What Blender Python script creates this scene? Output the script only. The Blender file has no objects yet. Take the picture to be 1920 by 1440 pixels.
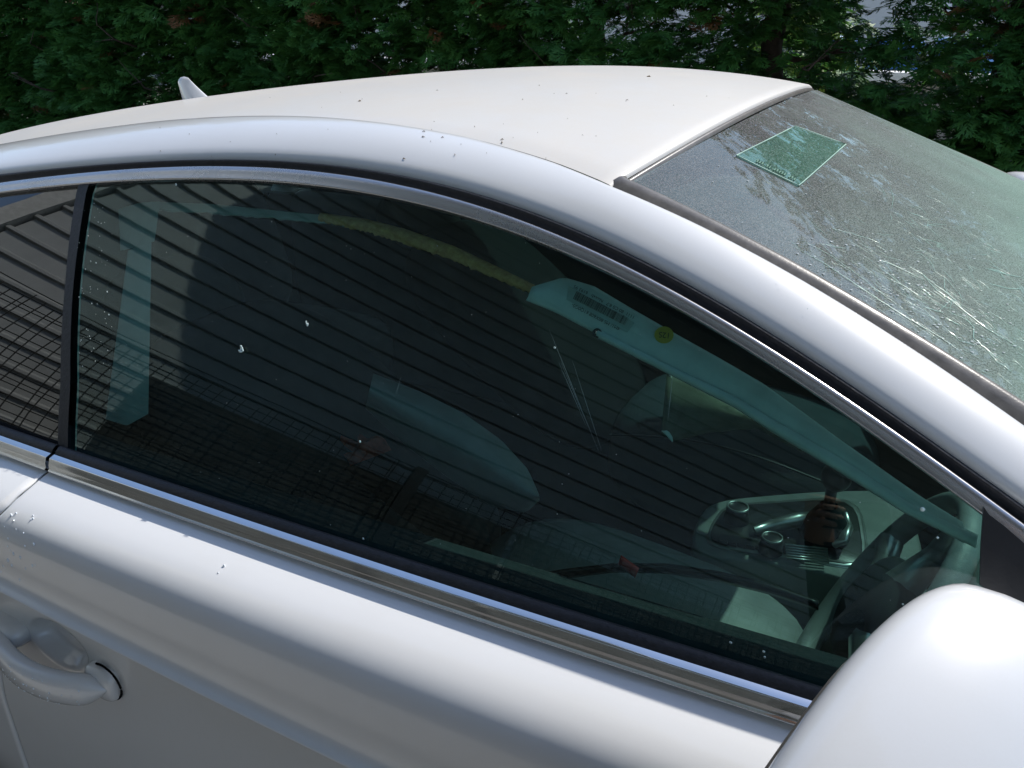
import bpy, math, random
import numpy as np
from mathutils import Vector, Matrix
random.seed(7); rng = np.random.default_rng(7)
sc = bpy.context.scene
# ------------------------------------------------------------------ camera, sky, sun, exposure
F_PX, HEAD, PITCH = 1580.0, math.radians(28.3), math.radians(23.7)
CAM = np.array([0.0, -1.425, 1.47])
FW = np.array([-math.sin(HEAD)*math.cos(PITCH), math.cos(HEAD)*math.cos(PITCH), -math.sin(PITCH)])
RT = np.array([math.cos(HEAD), math.sin(HEAD), 0.0])
UP = np.cross(RT, FW)
cd = bpy.data.cameras.new('camera'); co = bpy.data.objects.new('camera', cd); sc.collection.objects.link(co)
cd.sensor_width = 36.0; cd.lens = 36.0*F_PX/1920.0; cd.clip_start = 0.03; cd.clip_end = 600.0
M = Matrix(((RT[0], UP[0], -FW[0], CAM[0]), (RT[1], UP[1], -FW[1], CAM[1]), (RT[2], UP[2], -FW[2], CAM[2]), (0, 0, 0, 1)))
co.matrix_world = M; sc.camera = co
SUN = np.array([0.28, 0.53, 0.80]); SUN = SUN/np.linalg.norm(SUN)
w = bpy.data.worlds.new('World'); sc.world = w; w.use_nodes = True
nt = w.node_tree; nt.nodes.clear()
sky = nt.nodes.new('ShaderNodeTexSky'); sky.sky_type = 'NISHITA'; sky.sun_disc = False
sky.sun_elevation = math.asin(SUN[2]); sky.sun_rotation = math.atan2(SUN[0], SUN[1])
sky.air_density = 1.0; sky.dust_density = 0.6; sky.ozone_density = 1.0
bg = nt.nodes.new('ShaderNodeBackground'); bg.inputs[1].default_value = 0.15
wo = nt.nodes.new('ShaderNodeOutputWorld'); nt.links.new(sky.outputs[0], bg.inputs[0]); nt.links.new(bg.outputs[0], wo.inputs[0])
sd = bpy.data.lights.new('sun', 'SUN'); sd.energy = 3.3; sd.angle = math.radians(0.53); sd.color = (1.0, 0.955, 0.88)
so = bpy.data.objects.new('sun', sd); sc.collection.objects.link(so)
so.rotation_euler = Vector(SUN).to_track_quat('Z', 'Y').to_euler()
sc.view_settings.view_transform = 'Standard'; sc.view_settings.look = 'None'
sc.view_settings.exposure = 0.62; sc.view_settings.gamma = 1.0; sc.view_settings.use_curve_mapping = False
sc.cycles.max_bounces = 10; sc.cycles.transparent_max_bounces = 24
COL = sc.collection

# ------------------------------------------------------------------ point finding on the car's surfaces
def ray(x, y):
    d = (x-960)*RT - (y-720)*UP + F_PX*FW
    return d/np.linalg.norm(d)
TS = np.linspace(0.2, 6, 3000)
def hit(F, x, y):
    d = ray(x, y); P = CAM + TS[:, None]*d; v = F(P)
    i = np.where(np.sign(v[:-1]) != np.sign(v[1:]))[0]
    if not len(i): return None
    i = i[0]; t = TS[i] - v[i]*(TS[i+1]-TS[i])/(v[i+1]-v[i])
    return CAM + t*d
def onplane(x, y, ax, v):
    d = ray(x, y); return CAM + (v-CAM[ax])/d[ax]*d
BELT = 0.915
def Wb(x): return 0.835 - 0.03*((x+0.9)/1.2)**2
def yG(x, z):
    s = z-BELT; return -Wb(x) + 0.42*s + 0.55*s*s
def Gf(off=0.0): return lambda P: P[:, 1] - yG(P[:, 0], P[:, 2]) - off
def nG(x, z):      # outward unit normal of the near side glass surface
    e = 1e-3
    gx = (yG(x+e, z)-yG(x-e, z))/(2*e); gz = (yG(x, z+e)-yG(x, z-e))/(2*e)
    n = np.array([gx, -1.0, gz]); return n/np.linalg.norm(n)
def ctrl(pts, extra=(), F=None, dim=2, deg=6, lo=-2.6, hi=0.6):
    """pixel samples -> smooth function value(x) through the surface hits"""
    P = [hit(F, *p) for p in pts]; xs = [p[0] for p in P]; vs = [p[dim] for p in P]
    wts = [1.0]*len(xs)
    for x, v in extra: xs.append(x); vs.append(v); wts.append(0.35)
    xs = np.array(xs); c = np.polynomial.chebyshev.Chebyshev.fit(xs, vs, deg, w=wts, domain=[lo, hi])
    return lambda x: c(x)
z_low = ctrl([(0,365),(75,354),(150,347),(300,338),(450,340),(600,352),(750,377),(875,410),(960,433),(1060,471),(1185,535),(1330,617),(1450,692),(1575,772),(1675,845),(1747,897),(1847,967),(1920,1018)],
             [(-1.5,1.19),(-1.8,1.09),(-2.05,.96),(.2,1.02),(.35,.955)], Gf())
z_top = ctrl([(0,346),(150,325),(300,315),(450,314),(600,325),(750,345),(875,377),(1052,440),(1185,507),(1310,577),(1435,645),(1475,675),(1575,740),(1675,800),(1780,880),(1920,980)],
             [(-1.5,1.212),(-1.8,1.112),(-2.05,.985),(.2,1.04),(.35,.975)], Gf())
z_seal = ctrl([(0,328),(150,310),(300,301),(450,300),(600,307),(750,325),(875,355),(960,380),(1102,440),(1185,480),(1310,552),(1435,617),(1475,640),(1575,707),(1675,770),(1913,947)],
             [(-1.5,1.235),(-1.8,1.135),(-2.05,1.01),(.2,1.06),(.35,.995)], Gf())
def ye(x): return np.interp(x, [-2.6,-2.0,-1.2,-.8,-.55,-.42,-.34,-.24,-.13,0,.1,.35,.6], [-.42,-.455,-.485,-.497,-.516,-.538,-.560,-.577,-.599,-.630,-.656,-.72,-.78])
def Ff(off=0.0): return lambda P: P[:, 1] - (ye(P[:, 0])+off)
z_edge = ctrl([(100,258),(250,236),(450,225),(600,228),(750,240),(850,250),(960,270),(1050,294),(1140,328),(1175,367),(1287,424),(1395,478),(1495,532),(1620,603),(1745,674),(1803,716),(1920,786)],
              [(-1.5,1.272),(-1.8,1.205),(-2.1,1.11),(-2.4,1.0),(.2,1.10),(.4,.99),(.6,.89)], Ff())
z_wsin = ctrl([(1157,330),(1224,357),(1328,407),(1453,474),(1537,524),(1662,599),(1787,670),(1870,718)],
              [(.2,1.105),(.4,1.0),(.55,.92)], Ff(.026), deg=4, lo=-.4, hi=.6)
z_crown = ctrl([(0,277),(100,247),(200,220),(300,200),(390,185),(500,172),(650,150),(800,137),(960,128),(1160,126),(1310,132),(1410,142),(1510,162)],
               [(-3.0,.97),(-.2,1.345)], lambda P: P[:, 1]-.1, deg=5, lo=-3.0, hi=0.0)

# ------------------------------------------------------------------ materials
MATS = {}
def new_mat(name):
    m = bpy.data.materials.new(name); m.use_nodes = True; n = m.node_tree; n.nodes.clear()
    out = n.nodes.new('ShaderNodeOutputMaterial'); MATS[name] = m
    return m, n, out
def N(n, t, **k):
    x = n.nodes.new(t)
    for a, v in k.items():
        if a.startswith('i_'):
            x.inputs[int(a[2:])].default_value = v
        else: setattr(x, a, v)
    return x
def ramp(n, src, stops):
    r = n.nodes.new('ShaderNodeValToRGB'); els = r.color_ramp.elements
    while len(els) < len(stops): els.new(0.5)
    for e, (p, c) in zip(els, stops):
        e.position = p; e.color = (c, c, c, 1) if isinstance(c, (int, float)) else (*c, 1)
    n.links.new(src, r.inputs[0]); return r.outputs[0]
def coords(n): return N(n, 'ShaderNodeTexCoord').outputs['Object']
def noise(n, vec, scale, detail=4, rough=0.6, dim='3D'):
    t = N(n, 'ShaderNodeTexNoise'); t.inputs['Scale'].default_value = scale; t.inputs['Detail'].default_value = detail
    t.inputs['Roughness'].default_value = rough; n.links.new(vec, t.inputs['Vector']); return t.outputs[0]
def mixc(n, f, a, b):
    m = N(n, 'ShaderNodeMix', data_type='RGBA')
    if isinstance(f, (int, float)): m.inputs[0].default_value = f
    else: n.links.new(f, m.inputs[0])
    for s, v in ((6, a), (7, b)):
        if isinstance(v, tuple): m.inputs[s].default_value = (*v, 1)
        else: n.links.new(v, m.inputs[s])
    return m.outputs[2]
def math_n(n, op, a, b=None, clamp=False):
    m = N(n, 'ShaderNodeMath', operation=op, use_clamp=clamp)
    for s, v in ((0, a), (1, b)):
        if v is None: continue
        if isinstance(v, (int, float)): m.inputs[s].default_value = v
        else: n.links.new(v, m.inputs[s])
    return m.outputs[0]
def bsdf(n, out, col, rough=0.5, metal=0.0, coat=0.0, spec=0.5, bump=None, coat_rough=0.05):
    b = N(n, 'ShaderNodeBsdfPrincipled')
    if isinstance(col, tuple): b.inputs['Base Color'].default_value = (*col, 1)
    else: n.links.new(col, b.inputs['Base Color'])
    if isinstance(rough, (int, float)): b.inputs['Roughness'].default_value = rough
    else: n.links.new(rough, b.inputs['Roughness'])
    b.inputs['Metallic'].default_value = metal; b.inputs['Coat Weight'].default_value = coat
    b.inputs['Coat Roughness'].default_value = coat_rough; b.inputs['Specular IOR Level'].default_value = spec
    if bump is not None:
        bm = N(n, 'ShaderNodeBump'); bm.inputs['Strength'].default_value = bump[1]; bm.inputs['Distance'].default_value = bump[2]
        n.links.new(bump[0], bm.inputs['Height']); n.links.new(bm.outputs[0], b.inputs['Normal'])
    if out is not None: n.links.new(b.outputs[0], out.inputs[0])
    return b
def simple(name, col, rough=0.6, metal=0.0, coat=0.0, var=0.15, scale=30, bump=0.0, bscale=300, spec=0.5):
    m, n, out = new_mat(name); c = coords(n)
    f = ramp(n, noise(n, c, scale), [(0.3, 0.0), (0.7, 1.0)])
    colr = mixc(n, f, tuple(v*(1-var) for v in col), tuple(min(1, v*(1+var)) for v in col))
    bp = (noise(n, c, bscale, 2), bump, 0.002) if bump else None
    bsdf(n, out, colr, rough, metal, coat, spec, bp); return m

def paint_mat(name, base, dust, dust_amt, coat, rough):
    m, n, out = new_mat(name); c = coords(n)
    big = ramp(n, noise(n, c, 2.3, 5, .6), [(0.35, 0.0), (0.7, 1.0)])
    streak = ramp(n, noise(n, c, 14, 6, .7), [(0.4, 0.0), (0.75, 1.0)])
    fine = ramp(n, noise(n, c, 420, 2, .7), [(0.35, 0.0), (0.8, 1.0)])
    a = math_n(n, 'MULTIPLY', big, .55); b = math_n(n, 'MULTIPLY', streak, .3); f = math_n(n, 'MULTIPLY', fine, .25)
    s = math_n(n, 'ADD', math_n(n, 'ADD', a, b), f); s = math_n(n, 'MULTIPLY', s, dust_amt, True)
    colr = mixc(n, s, base, dust)
    # tiny specks of dirt
    v = N(n, 'ShaderNodeTexVoronoi'); v.inputs['Scale'].default_value = 38; n.links.new(c, v.inputs['Vector'])
    spk = ramp(n, v.outputs['Distance'], [(0.0, 1.0), (0.035, 0.8), (0.05, 0.0)])
    sel = ramp(n, noise(n, c, 9, 1), [(0.62, 0.0), (0.66, 1.0)])
    spk = math_n(n, 'MULTIPLY', spk, sel)
    colr = mixc(n, spk, colr, (.22, .19, .15))
    rg = math_n(n, 'ADD', math_n(n, 'MULTIPLY', s, .25), rough, True)
    b = bsdf(n, out, colr, rg, 0, coat, .5, (noise(n, c, 700, 2), .03, .0005), .06)
    n.links.new(math_n(n, 'ADD', math_n(n, 'MULTIPLY', s, .25), .05, True), b.inputs['Coat Roughness'])
    return m
P_ROOF = paint_mat('roof_paint_dusty_dimmed', (.575, .572, .562), (.56, .505, .43), .8, .25, .42)  # dust, plus a base colour darkened to tame the sunlight on top
P_SIDE = paint_mat('white_paint', (.65, .655, .662), (.57, .555, .52), .35, .9, .3)
def chrome_mat():
    m, n, out = new_mat('chrome'); c = coords(n)
    mp = N(n, 'ShaderNodeMapping'); mp.inputs['Scale'].default_value = (1, 1, 1); n.links.new(c, mp.inputs[0])
    f = ramp(n, noise(n, mp.outputs[0], 9, 5), [(0.35, 0.0), (0.8, 1.0)])
    col = mixc(n, f, (.74, .75, .77), (.66, .65, .63))
    rg = math_n(n, 'ADD', math_n(n, 'MULTIPLY', f, .08), .06)
    bsdf(n, out, col, rg, 1.0); return m
CHROME = chrome_mat()
def satin_mat():
    m, n, out = new_mat('satin_trim'); c = coords(n)
    mp = N(n, 'ShaderNodeMapping'); mp.inputs['Scale'].default_value = (1, 1, 1); n.links.new(c, mp.inputs[0])
    f = ramp(n, noise(n, mp.outputs[0], 9, 6, .7), [(0.3, 0.0), (0.8, 1.0)])
    g = ramp(n, noise(n, c, 900, 2), [(0.45, 0.0), (0.7, 1.0)])
    fg = math_n(n, 'ADD', math_n(n, 'MULTIPLY', f, .6), math_n(n, 'MULTIPLY', g, .10), True)
    col = mixc(n, fg, (.56, .56, .58), (.45, .44, .43))
    bsdf(n, out, col, math_n(n, 'ADD', math_n(n, 'MULTIPLY', fg, .2), .2), .92); return m
SATIN = satin_mat()
RUBBER = simple('black_rubber', (.018, .018, .022), .55, var=.35, scale=160, bump=.3)
DARK = simple('black_underbody', (.01, .01, .01), .9, spec=.03)
MOULD = simple('grey_moulding', (.13, .12, .11), .33, var=.25, scale=60, coat=.2, bump=.08)
def glass_mat(name, tint, f0=.075, dust=0.0, dustcol=(.5, .5, .47), rough=0.0, dscale=600, cabin_glow=False):
    m, n, out = new_mat(name); c = coords(n)
    tr = N(n, 'ShaderNodeBsdfTransparent'); tr.inputs[0].default_value = (*tint, 1)
    gl = N(n, 'ShaderNodeBsdfGlossy'); gl.inputs['Roughness'].default_value = rough
    gl.inputs[0].default_value = (.5+.5*tint[0]**2, .5+.5*tint[1]**2, .5+.5*tint[2]**2, 1)   # outer face plus the tinted inner face
    lw = N(n, 'ShaderNodeLayerWeight'); lw.inputs[0].default_value = .5
    fr = math_n(n, 'ADD', math_n(n, 'MULTIPLY', math_n(n, 'POWER', lw.outputs['Facing'], 3.7), 1.0), f0, True)
    mx = N(n, 'ShaderNodeMixShader'); n.links.new(fr, mx.inputs[0]); n.links.new(tr.outputs[0], mx.inputs[1]); n.links.new(gl.outputs[0], mx.inputs[2])
    last = mx.outputs[0]
    if dust:
        d = N(n, 'ShaderNodeBsdfDiffuse'); d.inputs[0].default_value = (*dustcol, 1)
        tl = N(n, 'ShaderNodeBsdfTranslucent'); tl.inputs[0].default_value = (*dustcol, 1)
        dm = N(n, 'ShaderNodeMixShader'); dm.inputs[0].default_value = .3; n.links.new(d.outputs[0], dm.inputs[1]); n.links.new(tl.outputs[0], dm.inputs[2])
        fine = ramp(n, noise(n, c, dscale, 3, .8), [(0.40, 0.25), (0.64, 1.7)])
        big = ramp(n, noise(n, c, 7, 4, .6), [(0.3, 0.75), (0.7, 1.15)])
        mp = N(n, 'ShaderNodeMapping'); mp.inputs['Scale'].default_value = (26, 60, 30); mp.inputs['Rotation'].default_value = (0, 0, .35); n.links.new(c, mp.inputs[0])
        sp = ramp(n, noise(n, mp.outputs[0], 1.0, 5, .7), [(0.63, 0.0), (0.72, 1.0)])
        band = ramp(n, noise(n, c, 3.3, 2, .5), [(0.5, 0.0), (0.62, 1.0)])
        amt = math_n(n, 'MULTIPLY', math_n(n, 'MULTIPLY', fine, big), dust)
        amt = math_n(n, 'ADD', amt, math_n(n, 'MULTIPLY', math_n(n, 'MULTIPLY', sp, band), .35 if dust > .1 else .0), True)
        if cabin_glow:      # pale green painted in towards the cowl, for the lit cabin behind the glass
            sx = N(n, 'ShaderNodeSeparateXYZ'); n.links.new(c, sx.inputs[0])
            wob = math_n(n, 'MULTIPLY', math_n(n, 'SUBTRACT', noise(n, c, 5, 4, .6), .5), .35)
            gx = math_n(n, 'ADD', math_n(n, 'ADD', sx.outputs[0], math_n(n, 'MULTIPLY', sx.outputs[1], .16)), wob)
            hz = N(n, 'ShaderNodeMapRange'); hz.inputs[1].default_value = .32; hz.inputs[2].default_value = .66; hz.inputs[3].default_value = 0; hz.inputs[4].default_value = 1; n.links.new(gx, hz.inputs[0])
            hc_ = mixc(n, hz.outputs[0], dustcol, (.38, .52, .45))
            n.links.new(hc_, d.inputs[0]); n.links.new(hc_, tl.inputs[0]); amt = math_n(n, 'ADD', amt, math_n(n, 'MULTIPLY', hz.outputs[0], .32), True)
        m2 = N(n, 'ShaderNodeMixShader'); n.links.new(amt, m2.inputs[0]); n.links.new(last, m2.inputs[1]); n.links.new(dm.outputs[0], m2.inputs[2]); last = m2.outputs[0]
    n.links.new(last, out.inputs[0]); return m
G_SIDE = glass_mat('side_glass', (.40, .66, .64), .062, dust=.006)
G_QTR = glass_mat('privacy_glass', (.07, .075, .085), .15, dust=.01)
G_WS = glass_mat('windscreen_glass', (.62, .82, .73), .08, dust=.33, dustcol=(.45, .445, .44), cabin_glow=True)
G_PATCH = glass_mat('sticker_film', (.45, .80, .66), .03, dust=.30, dustcol=(.33, .47, .41), dscale=420)
CONS = simple('console_skin', (.20, .22, .215), .5, var=.1, bump=.2, bscale=1800)
WHITE = simple('airbag_cloth', (.72, .76, .72), .85, var=.12, scale=25, bump=.15, bscale=900)
LGREY = simple('pale_grey_trim', (.40, .43, .41), .6, var=.08, bump=.15, bscale=1500)
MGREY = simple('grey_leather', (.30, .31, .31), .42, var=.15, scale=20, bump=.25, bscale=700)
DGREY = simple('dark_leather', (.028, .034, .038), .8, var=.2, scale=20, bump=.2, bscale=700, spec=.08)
BLACKP = simple('black_plastic', (.02, .02, .022), .35, bump=.05)
SILVER = simple('silver_plastic', (.45, .46, .46), .3, metal=.8)
FOAM = simple('torn_foam', (.92, .40, .15), .95, var=.35, scale=120, bump=.9, bscale=400)
RED = simple('red_plastic', (.75, .07, .055), .5)
YELL = simple('yellow_sticker', (.70, .50, .05), .6)
INK = simple('ink', (.01, .012, .012), .7)
PAPER = simple('paper_label', (.62, .64, .60), .8, var=.03)
MIRR = simple('mirror_silvering', (.8, .8, .8), .03, metal=1.0, var=.01)
TYRE = simple('tyre_rubber', (.02, .02, .02), .8)
CRACK = simple('crack_glass', (.45, .70, .60), .25, var=.1, coat=.5)
DROPM = glass_mat('water', (.95, .97, 1.0), .12)

# ------------------------------------------------------------------ mesh helpers
def mesh(name, V, Fc, mat, parent=None, smooth=True, kind=None, label=None, mats=None, mi=None):
    me = bpy.data.meshes.new(name); me.from_pydata([tuple(map(float, v)) for v in V], [], [tuple(int(i) for i in f) for f in Fc])
    me.materials.append(mat)
    if mats:
        for q in mats: me.materials.append(q)
    if mi is not None: me.polygons.foreach_set('material_index', np.array(mi, dtype=np.int32))
    if smooth: me.polygons.foreach_set('use_smooth', np.ones(len(me.polygons), dtype=bool))
    me.update()
    o = bpy.data.objects.new(name, me); COL.objects.link(o)
    if parent is not None: o.parent = parent
    if kind: o['kind'] = kind
    if label: o['label'] = label
    return o
def grid(P, flip=False, closed_u=False, closed_v=False, base=0):
    P = np.asarray(P, float); n, m = P.shape[:2]; V = P.reshape(-1, 3); Fc = []
    for i in range(n if closed_u else n-1):
        for j in range(m if closed_v else m-1):
            a = i*m+j; b = ((i+1) % n)*m+j; c = ((i+1) % n)*m+(j+1) % m; d = i*m+(j+1) % m
            Fc.append(((a, d, c, b) if flip else (a, b, c, d)))
    return V, [tuple(base+k for k in f) for f in Fc]
def gridobj(name, P, mat, parent=None, flip=False, thick=0.0, **k):
    V, Fc = grid(P, flip, k.pop('closed_u', False), k.pop('closed_v', False))
    o = mesh(name, V, Fc, mat, parent, **k)
    if thick:
        md = o.modifiers.new('thickness', 'SOLIDIFY'); md.thickness = thick; md.offset = -1
    return o
def join(parts):
    V = []; Fc = []; b = 0
    for v, f in parts:
        V.extend([tuple(x) for x in v]); Fc.extend([tuple(i+b for i in q) for q in f]); b += len(v)
    return V, Fc
def box(c, s, R=None):
    c = np.array(c, float); s = np.array(s, float)/2
    V = np.array([[sx, sy, sz] for sx in (-1, 1) for sy in (-1, 1) for sz in (-1, 1)])*s
    if R is not None: V = V @ np.asarray(R).T
    return V+c, [(0, 1, 3, 2), (4, 6, 7, 5), (0, 4, 5, 1), (2, 3, 7, 6), (0, 2, 6, 4), (1, 5, 7, 3)]
def tube(pts, r, n=8, cap=True):
    pts = np.asarray(pts, float); k = len(pts); rr = np.full(k, r) if np.isscalar(r) else np.asarray(r, float)
    T = np.gradient(pts, axis=0); T /= np.linalg.norm(T, axis=1)[:, None]+1e-9
    ref = np.array([0, 0, 1.0]) if abs(T[0][2]) < .9 else np.array([1.0, 0, 0]); P = []
    for i in range(k):
        u = np.cross(T[i], ref); u /= np.linalg.norm(u)+1e-9; v = np.cross(T[i], u); ref = np.cross(u, T[i]) if False else ref
        P.append([pts[i]+rr[i]*(math.cos(a)*u+math.sin(a)*v) for a in np.linspace(0, 2*math.pi, n, endpoint=False)])
    V, Fc = grid(P, closed_v=True)
    if cap: Fc = Fc+[tuple(range(n-1, -1, -1)), tuple((k-1)*n+i for i in range(n))]
    return V, Fc
def lathe(prof, axis_o, R, n=32):
    P = []
    for r, h in prof:
        P.append([np.array(axis_o)+np.asarray(R) @ np.array([r*math.cos(a), r*math.sin(a), h]) for a in np.linspace(0, 2*math.pi, n, endpoint=False)])
    return grid(P, closed_v=True)
def frame(z, x=None):
    z = np.array(z, float); z /= np.linalg.norm(z); x = np.array([1, 0, 0.]) if x is None else np.array(x, float)
    x = x - z*np.dot(x, z); x /= np.linalg.norm(x); return np.array([x, np.cross(z, x), z]).T
def ell(c, r, R=None, n=24, m=14, sq=1.0):
    V = []
    for i in range(m+1):
        t = math.pi*i/m-math.pi/2; row = []
        for j in range(n):
            a = 2*math.pi*j/n
            f = lambda q: math.copysign(abs(q)**sq, q)
            p = np.array([f(math.cos(t))*f(math.cos(a))*r[0], f(math.cos(t))*f(math.sin(a))*r[1], f(math.sin(t))*r[2]])
            if R is not None: p = np.asarray(R) @ p
            row.append(p+np.array(c))
        V.append(row)
    return grid(V, closed_v=True, flip=True)
def empty(name, loc=(0, 0, 0), label=None, cat=None, group=None):
    o = bpy.data.objects.new(name, None); COL.objects.link(o); o.location = loc; o.empty_display_size = .1
    if label: o['label'] = label
    if cat: o['category'] = cat
    if group: o['group'] = group
    return o
def mirror_obj(o, name=None, parent=None, label=None):
    me = o.data.copy(); n = len(me.vertices); a = np.empty(n*3, dtype=np.float32); me.vertices.foreach_get('co', a)
    a = a.reshape(-1, 3); a[:, 1] *= -1; me.vertices.foreach_set('co', a.ravel()); me.flip_normals(); me.update()
    c = bpy.data.objects.new(name or o.name.split('.')[0], me); COL.objects.link(c); c.parent = parent if parent is not None else o.parent
    for md in o.modifiers:
        q = c.modifiers.new(md.name, md.type)
        if md.type == 'SOLIDIFY': q.thickness = md.thickness; q.offset = md.offset
    if label: c['label'] = label
    return c
def structure(o): o['kind'] = 'structure'; return o
def smoothstep(a, b, x): t = np.clip((x-a)/(b-a), 0, 1); return t*t*(3-2*t)

# ------------------------------------------------------------------ the setting: ground and yard
def ground_mat(name, c1, c2, sc_=3.0, bump=.5):
    m, n, out = new_mat(name); c = coords(n)
    f = ramp(n, noise(n, c, sc_, 8, .65), [(0.3, 0.0), (0.7, 1.0)])
    g = ramp(n, noise(n, c, 120, 4, .7), [(0.3, 0.0), (0.7, 1.0)])
    col = mixc(n, math_n(n, 'ADD', math_n(n, 'MULTIPLY', f, .6), math_n(n, 'MULTIPLY', g, .4)), c1, c2)
    bsdf(n, out, col, .9, bump=(noise(n, c, 160, 4), bump, .01)); return m
GROUND = ground_mat('gravel_asphalt', (.05, .048, .046), (.12, .117, .11))
YARDM = ground_mat('pale_concrete', (.34, .32, .28), (.48, .45, .40), 1.5, .2)
g = mesh('ground', [(-150, -150, 0), (150, -150, 0), (150, 150, 0), (-150, 150, 0)], [(0, 1, 2, 3)], GROUND, smooth=False); structure(g)
g = mesh('yard', [(-40, 4.6, .004), (12, 4.6, .004), (12, 26, .004), (-40, 26, .004)], [(0, 1, 2, 3)], YARDM, smooth=False); structure(g)

g = mesh('bounce_pavement', *box((0, -2.0, .02), (60, .80, .05)), ground_mat('bounce_concrete', (.26, .25, .235), (.36, .345, .32), 2.0, .3), smooth=False); structure(g)  # pale strip added beside the car to bounce light onto the door
# ------------------------------------------------------------------ the shed behind the photographer (seen mirrored in the glass)
CLAD = None
def clad_mat():
    m, n, out = new_mat('pale_cladding'); c = coords(n)
    mp = N(n, 'ShaderNodeMapping'); mp.inputs['Scale'].default_value = (1, 1, .25); n.links.new(c, mp.inputs[0])
    f = ramp(n, noise(n, mp.outputs[0], 2.2, 8, .7), [(0.3, 0.0), (0.75, 1.0)])
    col = mixc(n, f, (.45, .475, .465), (.31, .33, .32)); bsdf(n, out, col, .45, .1); return m
CLAD = clad_mat()
WD = np.array([math.cos(math.radians(39)), -math.sin(math.radians(39)), 0]); WD /= np.linalg.norm(WD); WN = np.array([-WD[1], WD[0], 0.])
W0 = np.array([-4.3, -1.87, 0.]); WL, WH = 12.0, 6.6
def wp(u, n, z): return W0+WD*u+WN*n+np.array([0, 0, z])
shed = empty('metal_shed', tuple(W0), 'tall pale metal clad shed with horizontal ribs behind the photographer, mirrored in the side windows', 'building')
def at_shed(name, parts, mat, **k):
    V, Fc = join(parts); V = np.array(V)-W0
    return mesh(name, V, Fc, mat, shed, smooth=False, **k)
Rw = np.array([WD, WN, [0, 0, 1]]).T
at_shed('wall_sheet', [box(wp(WL/2, -.06, WH/2), (WL, .1, WH), Rw)], CLAD)
sec = [(0, -.018), (.026, -.010), (.026, .014), (0, .034)]
ribV = []
for u in (-.02, WL): ribV += [Rw @ np.array([u, .0+a, b]) for a, b in sec]
rib_me = None
PITCHR = .205
for i in range(int(WH/PITCHR)):
    z = .12+i*PITCHR
    if rib_me is None:
        o = mesh('cladding_rib', ribV, [(0, 1, 5, 4), (1, 2, 6, 5), (2, 3, 7, 6), (3, 2, 1, 0), (4, 5, 6, 7)], CLAD, shed, smooth=False); rib_me = o.data
    else:
        o = bpy.data.objects.new('cladding_rib', rib_me); COL.objects.link(o); o.parent = shed
    o.location = (WN[0]*-.009, WN[1]*-.009, z)
at_shed('corner_flashing', [box(wp(-.09, -.02, WH/2), (.13, .14, WH), Rw)], simple('flashing', (.55, .56, .53), .5))
CZ, CP = 5.75, 3.05
cpts = [(.25, 0), (.18, 1.49), (1.10, CP), (WL, CP), (WL, 0)]  # canopy added to shade the wall; slanted end sets the shadow edge
cV = [wp(u, n_, CZ) for u, n_ in cpts]+[wp(u, n_, CZ+.12) for u, n_ in cpts]
at_shed('shade_canopy', [(cV, [(0, 4, 3, 2, 1), (5, 6, 7, 8, 9)]+[(i, (i+1) % 5, 5+(i+1) % 5, 5+i) for i in range(5)])], CLAD)
pm = None
for i in range(13):
    n_ = .18+i*.225; u0 = .29 if n_ < 1.5 else .32+.6*(n_-1.5)
    at_shed('purlin', [box(wp((u0+WL)/2, n_, CZ-.035), (WL-u0, .05, .07), Rw)], CLAD)
at_shed('end_wall', [box(wp(-.06, -3.06, WH/2), (.1, 5.9, WH), Rw)], CLAD)
# welded mesh fence in front of the shed
FN = .62
fence = empty('mesh_fence', tuple(wp(0, FN, 0)), 'dark welded wire mesh fence between the photographer and the ribbed shed', 'fence')
fm = simple('dark_wire', (.02, .022, .02), .6)
fo = wp(0, FN, 0)
FH = 1.98
def at_f(name, parts, mat, **k):
    V, Fc = join(parts); return mesh(name, np.array(V)-fo, Fc, mat, fence, smooth=False, **k)
for i in range(6):
    at_f('post', [box(wp(.3+i*2.4, FN, FH/2), (.06, .06, FH), Rw)], fm)
ws_ = []
rf = np.random.default_rng(21)
for i in range(int(12.0/.055)):
    u_ = .3+i*.055+rf.normal()*.006; ws_.append(tube([wp(u_+rf.normal()*.012, FN+rf.normal()*.008, z_) for z_ in (.05, .6, 1.2, FH-.05+rf.normal()*.02)], .0036, 4, cap=False))
for j in range(int(FH/.055)):
    z_ = .05+j*.055+rf.normal()*.006; ws_.append(tube([wp(u_, FN+.006+rf.normal()*.01, z_+rf.normal()*.009) for u_ in np.linspace(.3, 12.2, 15)], .0036, 4, cap=False))
at_f('wire_mesh', ws_, fm, kind='stuff')
hb = simple('dark_backing', (.07, .075, .07), .9, var=.4, scale=6)  # dark panels added behind the mesh, hiding the sunlit lower wall
for i in range(5): at_f('backing_panel', [box(wp(2.35+i*1.9, FN-.12, .93), (1.86, .02, 1.78), Rw)], hb)
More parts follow.
